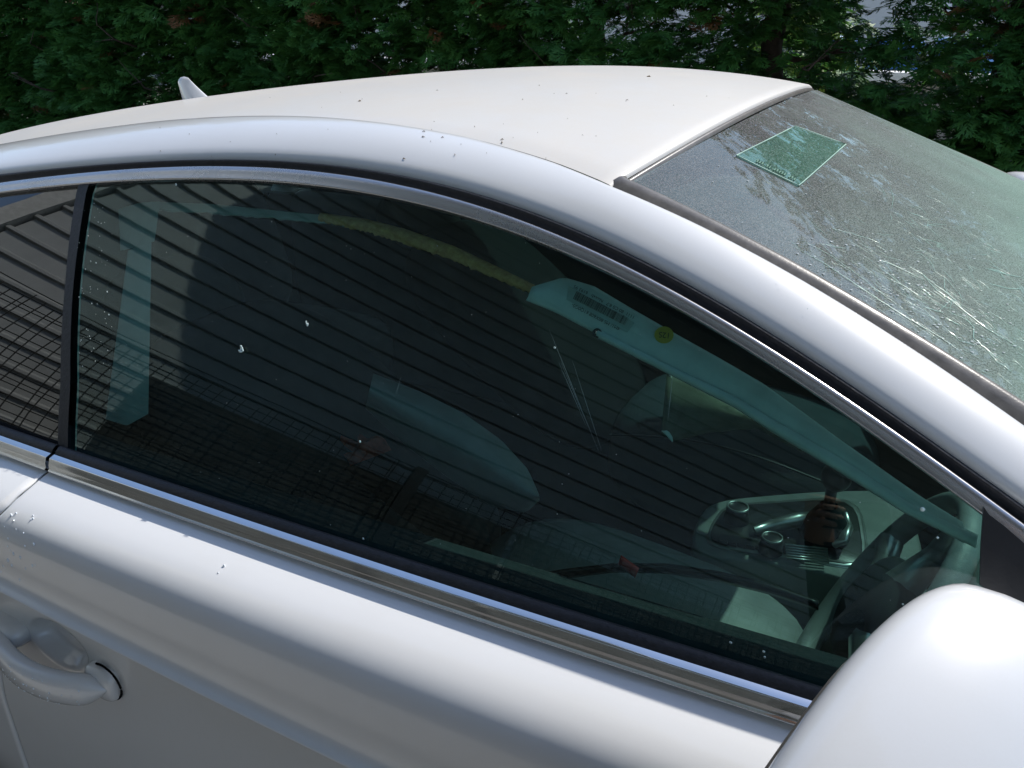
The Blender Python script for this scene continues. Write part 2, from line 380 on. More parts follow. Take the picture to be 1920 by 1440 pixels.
# ------------------------------------------------------------------ beyond the hedge
wl = empty('block_wall', (-3, 8, 0), 'low pale concrete wall with a white coping beyond the hedge', 'wall')
CONC = simple('block', (.33, .31, .28), .9, var=.2, scale=5)
for i in range(4): mesh('block_course', *box((0, 0, .1+i*.218), (14, .2, .214)), CONC, wl, smooth=False)
mesh('coping', *box((0, 0, .915), (14, .3, .09)), simple('white_coping', (.8, .79, .76), .7), wl, smooth=False)
BLUE = simple('blue_plastic', (.06, .17, .42), .4); LBL = simple('pale_blue', (.35, .5, .7), .4)
def barrel(x, y, lab):
    b = empty('barrel', (x, y, 0.0), lab, 'barrel', 'blue barrels beyond the hedge')
    prof = [(0, 0), (.27, 0), (.29, .03), (.29, .28), (.305, .3), (.29, .32), (.29, .6), (.305, .62), (.29, .64), (.29, .88), (.26, .92), (0, .92)]
    mesh('drum', *lathe(prof, (0, 0, 0), np.eye(3), 20), BLUE, b); mesh('lid', *lathe([(0, .92), (.27, .92), (.27, .95), (0, .95)], (0, 0, 0), np.eye(3), 20), LBL, b)
    return b
st = mesh('plinth', *box((-1.2, 9.0, .15), (4.6, .9, .3)), CONC, smooth=False); st['label'] = 'pale concrete plinth carrying the blue barrels beyond the hedge'; st['category'] = 'plinth'
for i, lab in enumerate(['blue plastic barrel beyond the hedge, leftmost of the four on the plinth', 'blue plastic barrel beyond the hedge, second from the left on the plinth',
                         'blue plastic barrel beyond the hedge, third from the left on the plinth', 'blue plastic barrel beyond the hedge, rightmost on the plinth']):
    barrel(-2.3+i*.66, 9.0, lab).location.z = .3
bl = empty('warehouse', (-5, 16, 0), 'pale rendered warehouse wall glimpsed through gaps in the hedge', 'building')
PALE = simple('pale_render', (.55, .53, .49), .8, var=.1, scale=1.5)
mesh('wall', *box((0, .1, 2.4), (34, .2, 4.8)), PALE, bl, smooth=False)
mesh('roof', *box((0, 1.9, 4.9), (34.6, 4.2, .2)), MOULD, bl, smooth=False)
for i in range(10):
    wd = mesh('window', *box((-15+i*3.3, -.03, 1.9), (1.5, .06, 1.1)), simple('window_frame', (.75, .75, .75), .5) if i == 0 else MATS['window_frame'], bl, smooth=False)
    mesh('pane', *box((-15+i*3.3, -.065, 1.9), (1.3, .02, .9)), BLACKP, wd, smooth=False)

# ------------------------------------------------------------------ conifer hedge
def leaf_mat(name, a, b, tr=.25):
    m, n, out = new_mat(name); c = coords(n)
    f = ramp(n, noise(n, c, 5.0, 3, .6), [(0.35, 0.0), (0.65, 1.0)])
    f2 = ramp(n, noise(n, c, 45, 2, .6), [(0.3, 0.0), (0.7, 1.0)])
    ff = math_n(n, 'ADD', math_n(n, 'MULTIPLY', f, .5), math_n(n, 'MULTIPLY', f2, .5))
    col = mixc(n, ff, a, b)
    bs = bsdf(n, None, col, .5, spec=.35)
    tl = N(n, 'ShaderNodeBsdfTranslucent'); n.links.new(mixc(n, .5, col, (.06, .14, .02)), tl.inputs[0])
    mx = N(n, 'ShaderNodeMixShader'); mx.inputs[0].default_value = tr
    n.links.new(bs.outputs[0], mx.inputs[1]); n.links.new(tl.outputs[0], mx.inputs[2]); n.links.new(mx.outputs[0], out.inputs[0]); return m
LEAF = leaf_mat('cypress_leaf', (.035, .135, .035), (.115, .29, .06), .34)
DEAD = leaf_mat('dead_leaf', (.16, .07, .03), (.28, .14, .06), .15)
BARK = simple('bark', (.085, .062, .048), .9, var=.4, scale=18, bump=.8, bscale=60)
def spray_template(seed):
    r = np.random.default_rng(seed); V = []; Fc = []
    def leaf(p, d, L, wd, n):
        s = np.cross(d, n); s /= np.linalg.norm(s)+1e-9; b = len(V)
        V.extend([p-s*wd*.35, p+d*L*.5-s*wd, p+d*L, p+d*L*.5+s*wd, p+s*wd*.35]); Fc.extend([(b, b+1, b+3), (b+1, b+2, b+3), (b, b+3, b+4)])
    n = np.array([0, 0, 1.])
    for i in range(9):
        t = i/8; p = np.array([0.1+t*.75, (r.random()-.5)*.03, -.18*t*t])
        for s in (-1, 1):
            a = math.radians(38+r.normal()*9)*s; L = (.46*(1-t)**.6+.14)*(.8+.4*r.random())
            d = np.array([math.cos(a), math.sin(a), -.15+r.normal()*.12]); d /= np.linalg.norm(d)
            nn = n+np.array([r.normal()*.25, r.normal()*.25, 0]); leaf(p, d, L, .032, nn)
            q = p+d*L*.45
            if L > .3:
                for s2 in (-1, 1):
                    a2 = a+s2*math.radians(34); d2 = np.array([math.cos(a2), math.sin(a2), -.2+r.normal()*.1]); d2 /= np.linalg.norm(d2)
                    leaf(q, d2, L*.45, .028, nn)
    leaf(np.array([.75, 0, -.12]), np.array([.97, 0, -.2]), .25, .036, n)
    return np.array(V), np.array(Fc)
TEMPL = [spray_template(s) for s in range(6)]
def fast_mesh(name, V, Fc, mat, parent, kind=None, mats=(), mi=None):
    me = bpy.data.meshes.new(name); nv, nf = len(V), len(Fc)
    me.vertices.add(nv); me.vertices.foreach_set('co', V.astype(np.float32).ravel())
    me.loops.add(nf*3); me.loops.foreach_set('vertex_index', Fc.astype(np.int32).ravel())
    me.polygons.add(nf); me.polygons.foreach_set('loop_start', np.arange(0, nf*3, 3, dtype=np.int32))
    me.polygons.foreach_set('loop_total', np.full(nf, 3, dtype=np.int32))
    me.materials.append(mat)
    for q in mats: me.materials.append(q)
    if mi is not None: me.polygons.foreach_set('material_index', mi.astype(np.int32))
    me.update(calc_edges=True); me.validate()
    o = bpy.data.objects.new(name, me); COL.objects.link(o); o.parent = parent
    if kind: o['kind'] = kind
    return o
HY = 3.05
def gapfn(x, z):   # thin, see-through places in the hedge
    g = np.exp(-((x+.50)/.36)**2-((z-1.52)/.20)**2)*.86
    g += np.exp(-((x+.40)/.42)**2-((z-1.225)/.05)**2)*1.05
    g += np.exp(-((x+1.75)/.45)**2-((z-1.43)/.12)**2)*.55
    g += np.exp(-((x+3.05)/.35)**2-((z-1.20)/.06)**2)*.5
    g += np.exp(-((x+.95)/.16)**2-((z-1.22)/.15)**2)*.55
    return g
def make_tree(k, x0, lab):
    t = empty('conifer', (x0, HY+.35, 0), lab, 'tree', 'conifers clipped into a hedge behind the car')
    r = np.random.default_rng(100+k); near = max(0, 1-abs(x0+1.0)/7.0)
    # trunk and limbs
    H = 3.7; tr = [np.array([r.normal()*.03*i/6+.05*math.sin(i*.9+k), r.normal()*.02, H*i/8*.95]) for i in range(9)]
    mesh('trunk', *tube(tr, np.linspace(.075, .02, 9), 9), BARK, t)
    limbs = []
    for i in range(26):
        z = .25+3.1*i/26+r.random()*.1; a = r.uniform(-.2, math.pi+.2)+math.pi; L = r.uniform(.35, .7)
        p0 = np.array([.0, 0, z]); d = np.array([math.cos(a), math.sin(a), .15]); pts = [p0+d*L*s+np.array([r.normal()*.025, r.normal()*.025, .18*s*s*L+r.normal()*.02]) for s in np.linspace(0, 1, 6)]
        limbs.append(tube(pts, np.linspace(.018, .004, 6), 5, cap=False))
        for q in range(4):
            s = pts[2+q % 4]; d2 = np.array([r.normal(), -abs(r.normal())*.6, r.normal()*.5]); d2 /= np.linalg.norm(d2)
            limbs.append(tube([s+d2*.22*w_+np.array([r.normal()*.01, 0, .03*w_]) for w_ in np.linspace(0, 1, 4)], np.linspace(.005, .0015, 4), 4, cap=False))
    V, Fc = join(limbs); lm = mesh('branches', V, Fc, BARK, t)
    # crown of flat sprays
    n = int(1800+2600*near); Vs = []; Fs = []; mi = []; b = 0
    sc_ = .135+.06*(1-near)
    for i in range(n):
        layer = r.random()
        z = r.uniform(.15, 3.75) if r.random() > .55 else r.uniform(.5, 1.9)
        x = r.uniform(-.62, .62)
        bulge = .10*math.sin((x0+x)*3.1+1.3*math.sin(z*2.2))+.07*math.sin(z*7.0+(x0+x)*4.1)
        y = -.38-bulge*.8+(layer**1.6)*.55
        gp = gapfn(np.array(x0+x), np.array(z))
        if r.random() < gp*1.05: continue
        if y > -.05 and r.random() < .3: continue
        a = -math.pi/2+r.normal()*.75; dd = np.array([math.cos(a), math.sin(a), r.normal()*.28+.02]); dd /= np.linalg.norm(dd)
        up = np.array([r.normal()*.45, -.45+r.normal()*.35, 1.0]); R = frame(up-dd*np.dot(up, dd), dd)
        T, Tf = TEMPL[int(r.integers(6))]; S = sc_*r.uniform(.65, 1.25)
        Vs.append((T*S) @ R.T+np.array([x, y, z])); Fs.append(Tf+b); b += len(T)
        dead = (r.random() < .012) or (math.sin((x0+x)*5.3+2)+math.sin(z*9.1+1) > 1.9 and r.random() < .5)
        mi.append(np.full(len(Tf), 1 if dead else 0))
    # back side, coarser
    for i in range(500):
        z = r.uniform(.2, 3.7); x = r.uniform(-.6, .6); y = r.uniform(.1, .5)
        if r.random() < min(1, gapfn(np.array(x0+x), np.array(z))*1.2)*.95: continue
        a = math.pi/2+r.normal()*.9; dd = np.array([math.cos(a), math.sin(a), r.normal()*.3]); dd /= np.linalg.norm(dd)
        up = np.array([r.normal()*.5, r.normal()*.5, 1.0]); R = frame(up-dd*np.dot(up, dd), dd)
        T, Tf = TEMPL[int(r.integers(6))]; S = .3*r.uniform(.7, 1.2)
        Vs.append((T*S) @ R.T+np.array([x, y, z])); Fs.append(Tf+b); b += len(T); mi.append(np.zeros(len(Tf)))
    fast_mesh('crown', np.concatenate(Vs), np.concatenate(Fs), LEAF, t, mats=(DEAD,), mi=np.concatenate(mi))
    return t
TX = [-.98+1.06*i for i in range(-8, 4)]
ORD = ['farthest left', 'second from the left', 'third from the left', 'fourth from the left', 'fifth from the left', 'sixth from the left']
def tree_label(x):
    if x > 1.0: return 'conifer of the hedge ahead of the windscreen, %s the right edge of the photo' % ('just past' if x < 1.5 else 'well beyond')
    if x > 0: return 'bushy green conifer of the hedge at the right edge, beyond the windscreen base'
    if x > -1.5: return 'thin see-through conifer with bare trunk and gaps beside the windscreen top'
    if x > -2.5: return 'dark conifer of the hedge above the front half of the white roof'
    if x > -3.6: return 'dark conifer of the hedge above the middle of the white roof'
    if x > -4.7: return 'dark conifer of the hedge to the right of the shark fin antenna'
    if x > -5.8: return 'conifer of the hedge directly behind the shark fin antenna'
    if x > -6.9: return 'green conifer of the hedge to the left of the shark fin antenna'
    if x > -8.0: return 'green conifer of the hedge at the left edge above the sloping roof'
    if x > -9.0: return 'conifer of the hedge just beyond the left edge of the photo, behind the car tail'
    return 'conifer at the far left end of the hedge, outside the photo'
for k, x0 in enumerate(TX): make_tree(k, x0, tree_label(x0))
# ------------------------------------------------------------------ yellow-green shrub beyond
def shrub():
    t = empty('shrub', (-1.55, 6.6, 0), 'sunlit yellow-green shrub glimpsed through the thin part of the hedge', 'shrub')
    r = np.random.default_rng(5); Vs = []; Fs = []; b = 0
    for i in range(500):
        d = r.normal(size=3); d /= np.linalg.norm(d); p = d*np.array([.5, .5, .6])*r.random()**.3+np.array([0, 0, 1.0])
        R = frame(r.normal(size=3)+d, r.normal(size=3)); T, Tf = TEMPL[i % 6]
        Vs.append((T*.2) @ R.T+p); Fs.append(Tf+b); b += len(T)
    fast_mesh('foliage', np.concatenate(Vs), np.concatenate(Fs), leaf_mat('shrub_leaf', (.12, .22, .03), (.25, .34, .05), .4), t)
    mesh('stem', *tube([(0, 0, 0), (.03, 0, .5), (0, .02, 1.0)], [.05, .04, .02], 8), BARK, t)
shrub()
# ------------------------------------------------------------------ the white car
car = empty('parked_car', (-.6, 0, 0), 'white coupe with dusty roof, cracked windscreen and bright window trim, parked by the hedge', 'car')
CO = np.array([-.6, 0, 0])
def cmesh(name, V, Fc, mat, parent=None, **k):
    return mesh(name, np.array(V)-CO, Fc, mat, car if parent is None else parent, **k)
def cgrid(name, P, mat, parent=None, flip=False, thick=0.0, **k):
    o = gridobj(name, np.asarray(P, float)-CO, mat, car if parent is None else parent, flip, thick, **k); return o
def cnv(P): return np.asarray(P, float)
def both(o, label=None): return mirror_obj(o, label=label)
def lin(pts, F):
    P = [hit(F, *p) for p in pts]; c = np.polyfit([p[0] for p in P], [p[2] for p in P], 1); return lambda x: c[0]*x+c[1]
zb = lin([(90,885),(300,958),(467,1010),(640,1077),(927,1176),(1215,1271),(1488,1355)], lambda P: P[:, 1]+Wb(P[:, 0])+.019)
zcr = lin([(0,1103),(133,1173),(267,1240),(433,1320),(633,1423)], lambda P: P[:, 1]+Wb(P[:, 0])+.112)
# --- upper trims on the near side
XS = np.linspace(-2.0, .40, 150)
def gp(x, z, off=0.0):
    return np.array([x, yG(x, z), z])+nG(x, z)*off
def band(fa, fb, prof, xs=XS):
    """ribbon between two height curves on the glass surface; prof = [(t, outward offset)]"""
    return [[gp(x, fa(x)+(fb(x)-fa(x))*t, o) for t, o in prof] for x in xs]
ut = cgrid('window_trim', band(z_low, z_top, [(0,-.004),(0,.0015),(.03,.0030),(.08,.0036),(.12,.0034),(.5,.0048),(.84,.0046),(.93,.0036),(.98,.002),(1.0,-.001)]), SATIN)
both(ut)
us = cgrid('roof_seal', band(z_top, z_seal, [(-.05,-.006),(0,-.004),(.2,-.0035),(.5,-.001),(.62,.0022),(.8,.0025),(1.0,-.001),(1.15,-.004)]), RUBBER)
both(us)
# --- rail: A-pillar and roof side, from seal to the roof edge / windscreen edge
def edgeP(x, off=0.0, dz=0.0): return np.array([x, ye(x)+off, z_edge(x)+dz])
XR = np.linspace(-2.38, .56, 190)
def railrow(x):
    A = gp(x, z_seal(x)); B = edgeP(x); d = B-A; n = np.cross(np.array([1.0, 0, -.2]), d); n /= np.linalg.norm(n)
    if n[2] < 0: n = -n
    row = [A+n*-.012+np.array([0, .004, 0]), A+n*-.003]
    L = np.linalg.norm(d)
    for t in np.linspace(0, 1, 15)[0:]:
        row.append(A+d*t+n*(.55*L*t*(1-t)*.62+.004*min(1, t*12)*min(1, (1-t)*14)))
    row += [B+n*-.003, B+n*-.012]
    return row
rail = cgrid('roof_rail', [railrow(x) for x in XR], P_SIDE); both(rail)
# --- roof
def hx(y): return -.346+.070*(1-(abs(y)/.560)**2)
def roofz(x, y):
    Y = abs(ye(x)); ze = z_edge(x); zc = z_crown(min(x, -.27))-max(0, x+.27)*.4
    return ze+(zc-ze)*(1-min(1.0, abs(y)/Y)**2.2)
RV = []
vs = np.linspace(-1, 1, 61)
for i, s in enumerate(np.linspace(0, 1, 120)):
    row = []
    for v in vs:
        y0 = v*abs(ye(-.34)); x = hx(y0)+(-2.36-hx(y0))*s; y = v*(abs(ye(x))-.0035)
        row.append([x, y, roofz(x, y)+(.0015 if abs(v) < .99 else -.001)])
    RV.append(row)
def shift(r, dx, dz): return [[p[0]+dx, p[1], p[2]+dz] for p in r]
RV = [shift(RV[0], .0018, -.0055), shift(RV[0], .0014, -.0030), shift(RV[0], .0002, -.0012), shift(RV[0], -.0022, .0003)]+RV[1:]
roof = cgrid('roof_panel', RV, P_ROOF)
hm = []   # header moulding strip in front of roof
for v in vs[1:-1]:
    y = v*.556; x = hx(y); z = roofz(x, y); hm.append([[x+o[0], y, z+o[1]] for o in ((.001, -.006), (.002, -.0042), (.004, -.0040), (.006, -.0050), (.0075, -.009))])
cgrid('header_moulding', hm, MOULD)
# --- windscreen
def wsedge(u):   # near inner edge
    x = -.330+u*.872; return np.array([x, ye(x)+.026, z_wsin(x)-.001])
def wspt(u, v):
    E = wsedge(u); y = v*abs(E[1]); zc0 = roofz(-.270, 0)-.003
    C = np.array([-.265+u*1.21, 0, zc0-.005-.40*u*1.20-.03*u*u])
    k = 1-abs(v)**2.3
    p = np.array([E[0]+(C[0]-E[0])*k, y, E[2]+(C[2]-E[2])*k]); return p
wu = np.linspace(-.0, 1, 70)
WSV = [[wspt(u, v) for v in np.linspace(-1, 1, 61)] for u in wu]
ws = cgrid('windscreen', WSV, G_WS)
from mathutils.bvhtree import BVHTree
def bvh(o):
    me = o.data; return BVHTree.FromPolygons([tuple(np.array(v.co)+CO) for v in me.vertices], [tuple(p.vertices) for p in me.polygons])
WB_ = bvh(ws)
def wshit(x, y, off=0.0008):
    d = ray(x, y); h = WB_.ray_cast(Vector(CAM), Vector(d))
    if h[0] is None: return None
    n = np.array(h[1]); n = n if n[2] > 0 else -n; return np.array(h[0])+n*off
# moulding between rail and glass
mo = []
for x in np.linspace(-.354, .56, 110):
    A = edgeP(x); xi = max(x, -.318); B = np.array([max(x, -.337), ye(x)+.026, z_wsin(max(x, -.34))]); n = np.array([.25, -.45, .85]); n /= np.linalg.norm(n); d = B-A
    mo.append([A+d*t+n*o for t, o in ((-.02,-.012),(0.02,-.006),(.15,-.0035),(.4,.001),(.65,.0042),(.85,.0042),(.97,.002),(1.03,-.004))])
mw = cgrid('windscreen_moulding', mo, MOULD); both(mw)
# sticker film, framed
q = [(1490,238),(1585,272),(1497,350),(1380,293)]
def bil(q, a, b): 
    q = np.array(q, float); return (q[0]*(1-a)+q[1]*a)*(1-b)+(q[3]*(1-a)+q[2]*a)*b
cgrid('sticker', [[wshit(*bil(q, a, b), .0012) for b in np.linspace(0, 1, 9)] for a in np.linspace(0, 1, 9)], G_PATCH, label='square translucent green sticker on the windscreen')
FRM = simple('sticker_edge', (.30, .46, .38), .6)
ring = [bil(q, *ab) for ab in [(t, 0) for t in np.linspace(0, 1, 8)]+[(1, t) for t in np.linspace(0, 1, 8)[1:]]+[(1-t, 1) for t in np.linspace(0, 1, 8)[1:]]+[(0, 1-t) for t in np.linspace(0, 1, 8)[1:]]]
cmesh('sticker_border', *tube([wshit(*p, .0013) for p in ring], .0008, 5), FRM)
# small print along one edge of the sticker: short ticks standing for illegible letters
tick = []
for i, t in enumerate(np.linspace(.12, .72, 16)):
    if i in (3, 9, 12): continue
    a0 = wshit(*bil(q, 1-t, .90), .0018); a1 = wshit(*bil(q, 1-t, .96), .0018); tick.append(tube([a0, a1], .0010, 4))
    if i % 2: a2 = wshit(*bil(q, 1-t-.02, .93), .0018); tick.append(tube([a0, a2], .0008, 4))
cmesh('sticker_print', *join(tick), simple('faint_ink', (.10, .2, .15), .8), kind='stuff')
# cracks in the windscreen
cr = []; r = np.random.default_rng(11)
def crack(pts, rad=.0005, jit=2.0, n=5):
    rad = rad*.46
    P = []
    pts = np.array(pts, float)
    for i in range(len(pts)-1):
        for t in np.linspace(0, 1, n, endpoint=False):
            p = pts[i]*(1-t)+pts[i+1]*t+r.normal(size=2)*jit*.22; h = wshit(*p)
            if h is not None: P.append(h)
    h = wshit(*pts[-1]); 
    if h is not None: P.append(h)
    if len(P) > 2: cr.append(tube(P, np.interp(np.linspace(0, 1, len(P)), [0, .2, .8, 1], [rad*.3, rad, rad, rad*.25]), 4, cap=False))
crack([(1486,462),(1545,495),(1590,525),(1640,558),(1700,597),(1760,632),(1812,668)], .0007, 1)
crack([(1510,455),(1560,482),(1600,510),(1650,550),(1700,585)], .0005)
crack([(1725,510),(1755,545),(1782,563),(1815,590),(1850,618),(1890,640),(1915,655)], .0008, 1.5)
crack([(1648,488),(1680,500),(1730,525)], .0006); crack([(1648,500),(1690,535),(1740,565)], .0006)
crack([(1700,498),(1728,515),(1760,540),(1800,570)], .0005); crack([(1725,540),(1748,558)], .0009)
crack([(1770,515),(1770,540),(1784,562),(1780,585)], .0005); crack([(1760,585),(1784,562),(1800,575)], .0005)
crack([(1805,592),(1825,615),(1825,635),(1860,665),(1885,680)], .0007, 1.5)
crack([(1773,597),(1800,612)], .0008); crack([(1733,577),(1770,588)], .0006)
crack([(1850,505),(1885,515),(1919,522)], .0006, .5); crack([(1855,533),(1890,542),(1919,543)], .0006, .5)
crack([(1668,350),(1675,372),(1671,392)], .0004, .5); crack([(1740,415),(1737,430)], .0004, .5)
crack([(1560,430),(1620,445),(1660,462)], .0004); crack([(1535,458),(1590,468)], .0004)
crack([(1840,645),(1870,680),(1900,700)], .0006); crack([(1770,615),(1800,640),(1830,650)], .0005)
for i in range(230):
    t = r.random()**.8; x = 1480+430*t+r.normal()*26; y = 440+(650-440)*t+r.normal()*38; L = r.uniform(8, 60); a = math.radians(33+r.normal()*9)
    crack([(x, y), (x+L*math.cos(a), y+L*math.sin(a))], r.uniform(.0001, .00028), 1.2, 4)
for i in range(90):      # wider, finer web reaching the passenger side
    x = r.uniform(1640, 1915); y = 330+(x-1500)*.62+r.normal()*48-30; L = r.uniform(10, 55); a = math.radians(30+r.normal()*14)
    crack([(x, y), (x+L*.5*math.cos(a), y+L*.5*math.sin(a)+r.normal()*1.5), (x+L*math.cos(a+.1), y+L*math.sin(a+.1))], r.uniform(.00012, .0004), .8, 4)
cmesh('crack_lines', *join(cr), CRACK, kind='stuff')
gl = []
for i in range(260):
    if i < 170: t = r.random(); x = 1500+390*t+r.normal()*26; y = 440+210*t+r.normal()*34
    else: x = r.uniform(1200, 1919); y = r.uniform(200, 700)
    h = wshit(x, y)
    if h is not None and x < 1918: s = r.uniform(.0004, .0011); gl.append(ell(h, (s*1.6, s, s*.5), n=6, m=4))
cmesh('glass_splinters', *join(gl), simple('glass_splinter', (.9, .95, .92), .08, coat=1), kind='stuff')
# --- side glass, pillar strip, quarter glass
def hitx(pts, F): 
    P = [hit(F, *p) for p in pts]; P.sort(key=lambda p: p[2]); return lambda z: float(np.interp(z, [p[2] for p in P], [p[0] for p in P]))
xpr = hitx([(163,353),(147,453),(137,540),(132,720),(127,850)], Gf()); xpl = hitx([(148,353),(133,453),(125,540),(117,720),(112,850)], Gf())
def pane(name, xa, xb, mat, off=-.002, parent=None, n=60, m=24, lo=lambda x: zb(x)+.012, hi=lambda x: z_low(x)+.003):
    V = []
    for i in range(n+1):
        row = []
        for j in range(m+1):
            t = j/m; x = xa(1.1) if callable(xa) else xa; z = 1.1
            for _ in range(4):
                a = xa(z) if callable(xa) else xa; b = xb(z) if callable(xb) else xb
                x = a+(b-a)*i/n; zl, zh = lo(x), hi(x); z = zl+max(.001, zh-zl)*t
            row.append(gp(x, z, off))
        V.append(row)
    return cgrid(name, V, mat, parent)
glass_f = pane('front_window', lambda z: xpr(z)+.001, .37, G_SIDE, -.004); glass_f['label'] = 'near green tinted front side window scattered with glass crumbs'
both(pane('rear_window', -1.98, lambda z: xpl(z)-.001, G_QTR, -.004))
fg2 = mirror_obj(glass_f, name='front_window', label='far front side window')
both(pane('pillar_strip', lambda z: xpl(z)-.002, lambda z: xpr(z)+.002, RUBBER, .0015, n=4, lo=lambda x: zb(x)+.008))
pane('glass_edge', lambda z: xpr(z)+.006, lambda z: xpr(z)+.0095, simple('glass_edge_green', (.22, .42, .38), .3), -.0065, n=2)
# --- sail panel
sp_ = [[hit(Gf(-.004), *p) for p in row] for row in (((1843,950),(1838,1020),(1836,1095)),((1853,965),(1850,1030),(1848,1105)),((1880,985),(1885,1050),(1885,1130)),((1925,1024),(1930,1080),(1935,1170)))]
both(cgrid('mirror_sail', sp_, BLACKP, thick=.004, smooth=False))
# --- belt trims
def ob(x, out, dz): return np.array([x, -Wb(x)-out, zb(x)+dz])
XB0 = float(onplane(98,870,1,-.845)[0])
def beltband(prof, xs): return [[ob(x, o, d) for o, d in prof] for x in xs]
seal_prof = [(-.009,.022),(-.006,.0265),(-.002,.027),(.0035,.023),(.006,.018),(.006,.010)]
chr_prof = [(.004,.012),(.0054,.0186),(.0058,.0193),(.0064,.0194),(.0070,.0193),(.0136,.0172),(.0142,.0169),(.0146,.0162),(.0172,.0098),(.0174,.0088),(.0180,.0034),(.0184,.0026),(.0200,.0014),(.0204,.0008),(.0203,-.0002),(.0188,-.002),(.012,-.003)]
for a, b in ((XB0+.0035, .46), (-2.06, XB0-.0035)):
    xs = np.linspace(a, b, 60)
    both(cgrid('belt_seal', beltband(seal_prof, xs), RUBBER)); 
    bt = cgrid('belt_trim', beltband(chr_prof, xs), CHROME); both(bt)
# --- body side panels
prof = [(.000,-.002,'b'),(.0125,-.0035,'b'),(.016,-.006,'b'),(.032,.028),(.050,.058),(.068,.10),(.083,.16),(.0940,.245),(.1000,.35),(.1025,.48),(.1034,.63),(.1038,.78),(.1044,.87),(.1060,.92),(.1095,.958),(.1135,.980),(.1158,.996),(.1162,1.010),(.114,1.033),(.107,1.065),(.098,1.11),(.089,1.18),(.082,1.28)]
def bodypt(x, k):
    """k indexes the section from the belt down"""
    p = prof_all[k]
    if p[2] == 'b': return np.array([x, -Wb(x)-p[0], zb(x)+p[1]])
    if p[2] == 't': return np.array([x, -Wb(x)-p[0], zb(x)-.006+(zcr(x)-zb(x)+.006)*p[1]])
    return np.array([x, -Wb(x)-p[0], zcr(x)+p[1]])
prof_all = [(p[0], p[1], p[2] if len(p) > 2 else 't') for p in prof]
sm = []   # smooth the shoulder with extra stations
for a, b in zip(prof_all[:-1], prof_all[1:]):
    sm.append(a)
    if a[2] == b[2] == 't': sm.append(((a[0]+b[0])/2+.0001, (a[1]+b[1])/2, 't'))
sm.append(prof_all[-1]); prof_all = sm
zz = -.045
while zz > -.66:
    o = .0765+.010*smoothstep(-.06, -.30, zz)*1.0-.035*smoothstep(-.42, -.66, zz); prof_all.append((float(o), zz, 'c')); zz -= .004 if zz > -.16 else .02
HC = onplane(95, 1225, 1, -.925)      # middle of the handle cup
HX, HZ = HC[0], HC[2]
def dent(P):
    dx = (P[0]-HX)/.062; dz = (P[2]-HZ-.006)/.036; rr = dx*dx+dz*dz
    if rr < 1.25: P = P+np.array([0, .024*(1-smoothstep(.35, 1.08, rr)), 0])
    return P
sx0 = onplane(88,887,1,-.851); sx1 = onplane(80,903,1,-.862); sx2 = onplane(50,937,1,-.888); sx3 = onplane(0,988,1,-.912)
SZ = [(.2,sx3[0]-.10),(.5,sx3[0]-.11),(.68,sx3[0]-.085),(sx3[2],sx3[0]),(sx2[2],sx2[0]),(sx1[2],sx1[0]),(sx0[2],sx0[0]),(1.0,sx0[0]+.004)]
def xseam(z): return float(np.interp(z, [a for a, b in SZ], [b for a, b in SZ]))
def side(name, xa, xb, n, dist=None, wheels=()):
    V = []; K = len(prof_all)
    for i in range(n+1):
        s = i/n if dist is None else dist(i/n); row = []
        for k in range(K):
            z = bodypt(-.8, k)[2]
            a = xa(z) if callable(xa) else xa; b = xb(z) if callable(xb) else xb
            P = dent(bodypt(a+(b-a)*s, k)); row.append(P)
        V.append(row)
    edge = lambda row, sgn: [p+np.array([sgn*-.0015, .012, 0]) for p in row]
    V = [edge(V[0], -1)]+V+[edge(V[-1], 1)]
    V, Fc = grid(V)
    if wheels:
        c = V[np.array([f[0] for f in Fc])]; keep = np.ones(len(Fc), bool)
        for wx in wheels: keep &= ((c[:, 0]-wx)**2+(c[:, 2]-.34)**2) > .375**2
        Fc = [f for f, q_ in zip(Fc, keep) if q_]
    return cmesh(name, V, Fc, P_SIDE)
dd = side('front_door', lambda z: xseam(z)+.0022, .55, 330, lambda s: .42*s+.58*s*s if True else s); both(dd)
both(side('rear_quarter', -3.0, lambda z: xseam(z)-.0022, 120, wheels=(-2.35,)))
both(side('front_wing', .554, 1.75, 60, wheels=(1.15,)))
# dark backing behind the joints, closed greenhouse lower edge and cabin floor
bk = []
for x in np.linspace(-3.0, 1.7, 40): bk.append([[x, -Wb(x)-.0, zb(x)-.01], [x, -Wb(x)-.02, zcr(x)-.02], [x, -Wb(x)-.02, .24]])
both(cgrid('inner_panel', bk, DARK))
# quarter body between the rear window and the roof side rail, near the tail
qs = []
for x in np.linspace(-2.95, -1.99, 30):
    zt = z_seal(x) if x > -2.05 else z_seal(-2.05)-(-2.05-x)*.02; t = smoothstep(-2.0, -2.38, x)
    zt = max(zb(x)+.02, z_seal(max(x, -2.1))*(1-t)+(zb(x)+.035)*t); A = np.array([x, -Wb(x)-.012, zb(x)-.004]); B = np.array([x, yG(x, zt), zt])
    qs.append([A*(1-s)+B*s+np.array([0, -.006*math.sin(math.pi*s), 0]) for s in np.linspace(0, 1, 8)])
both(cgrid('rear_shoulder', qs, P_SIDE))
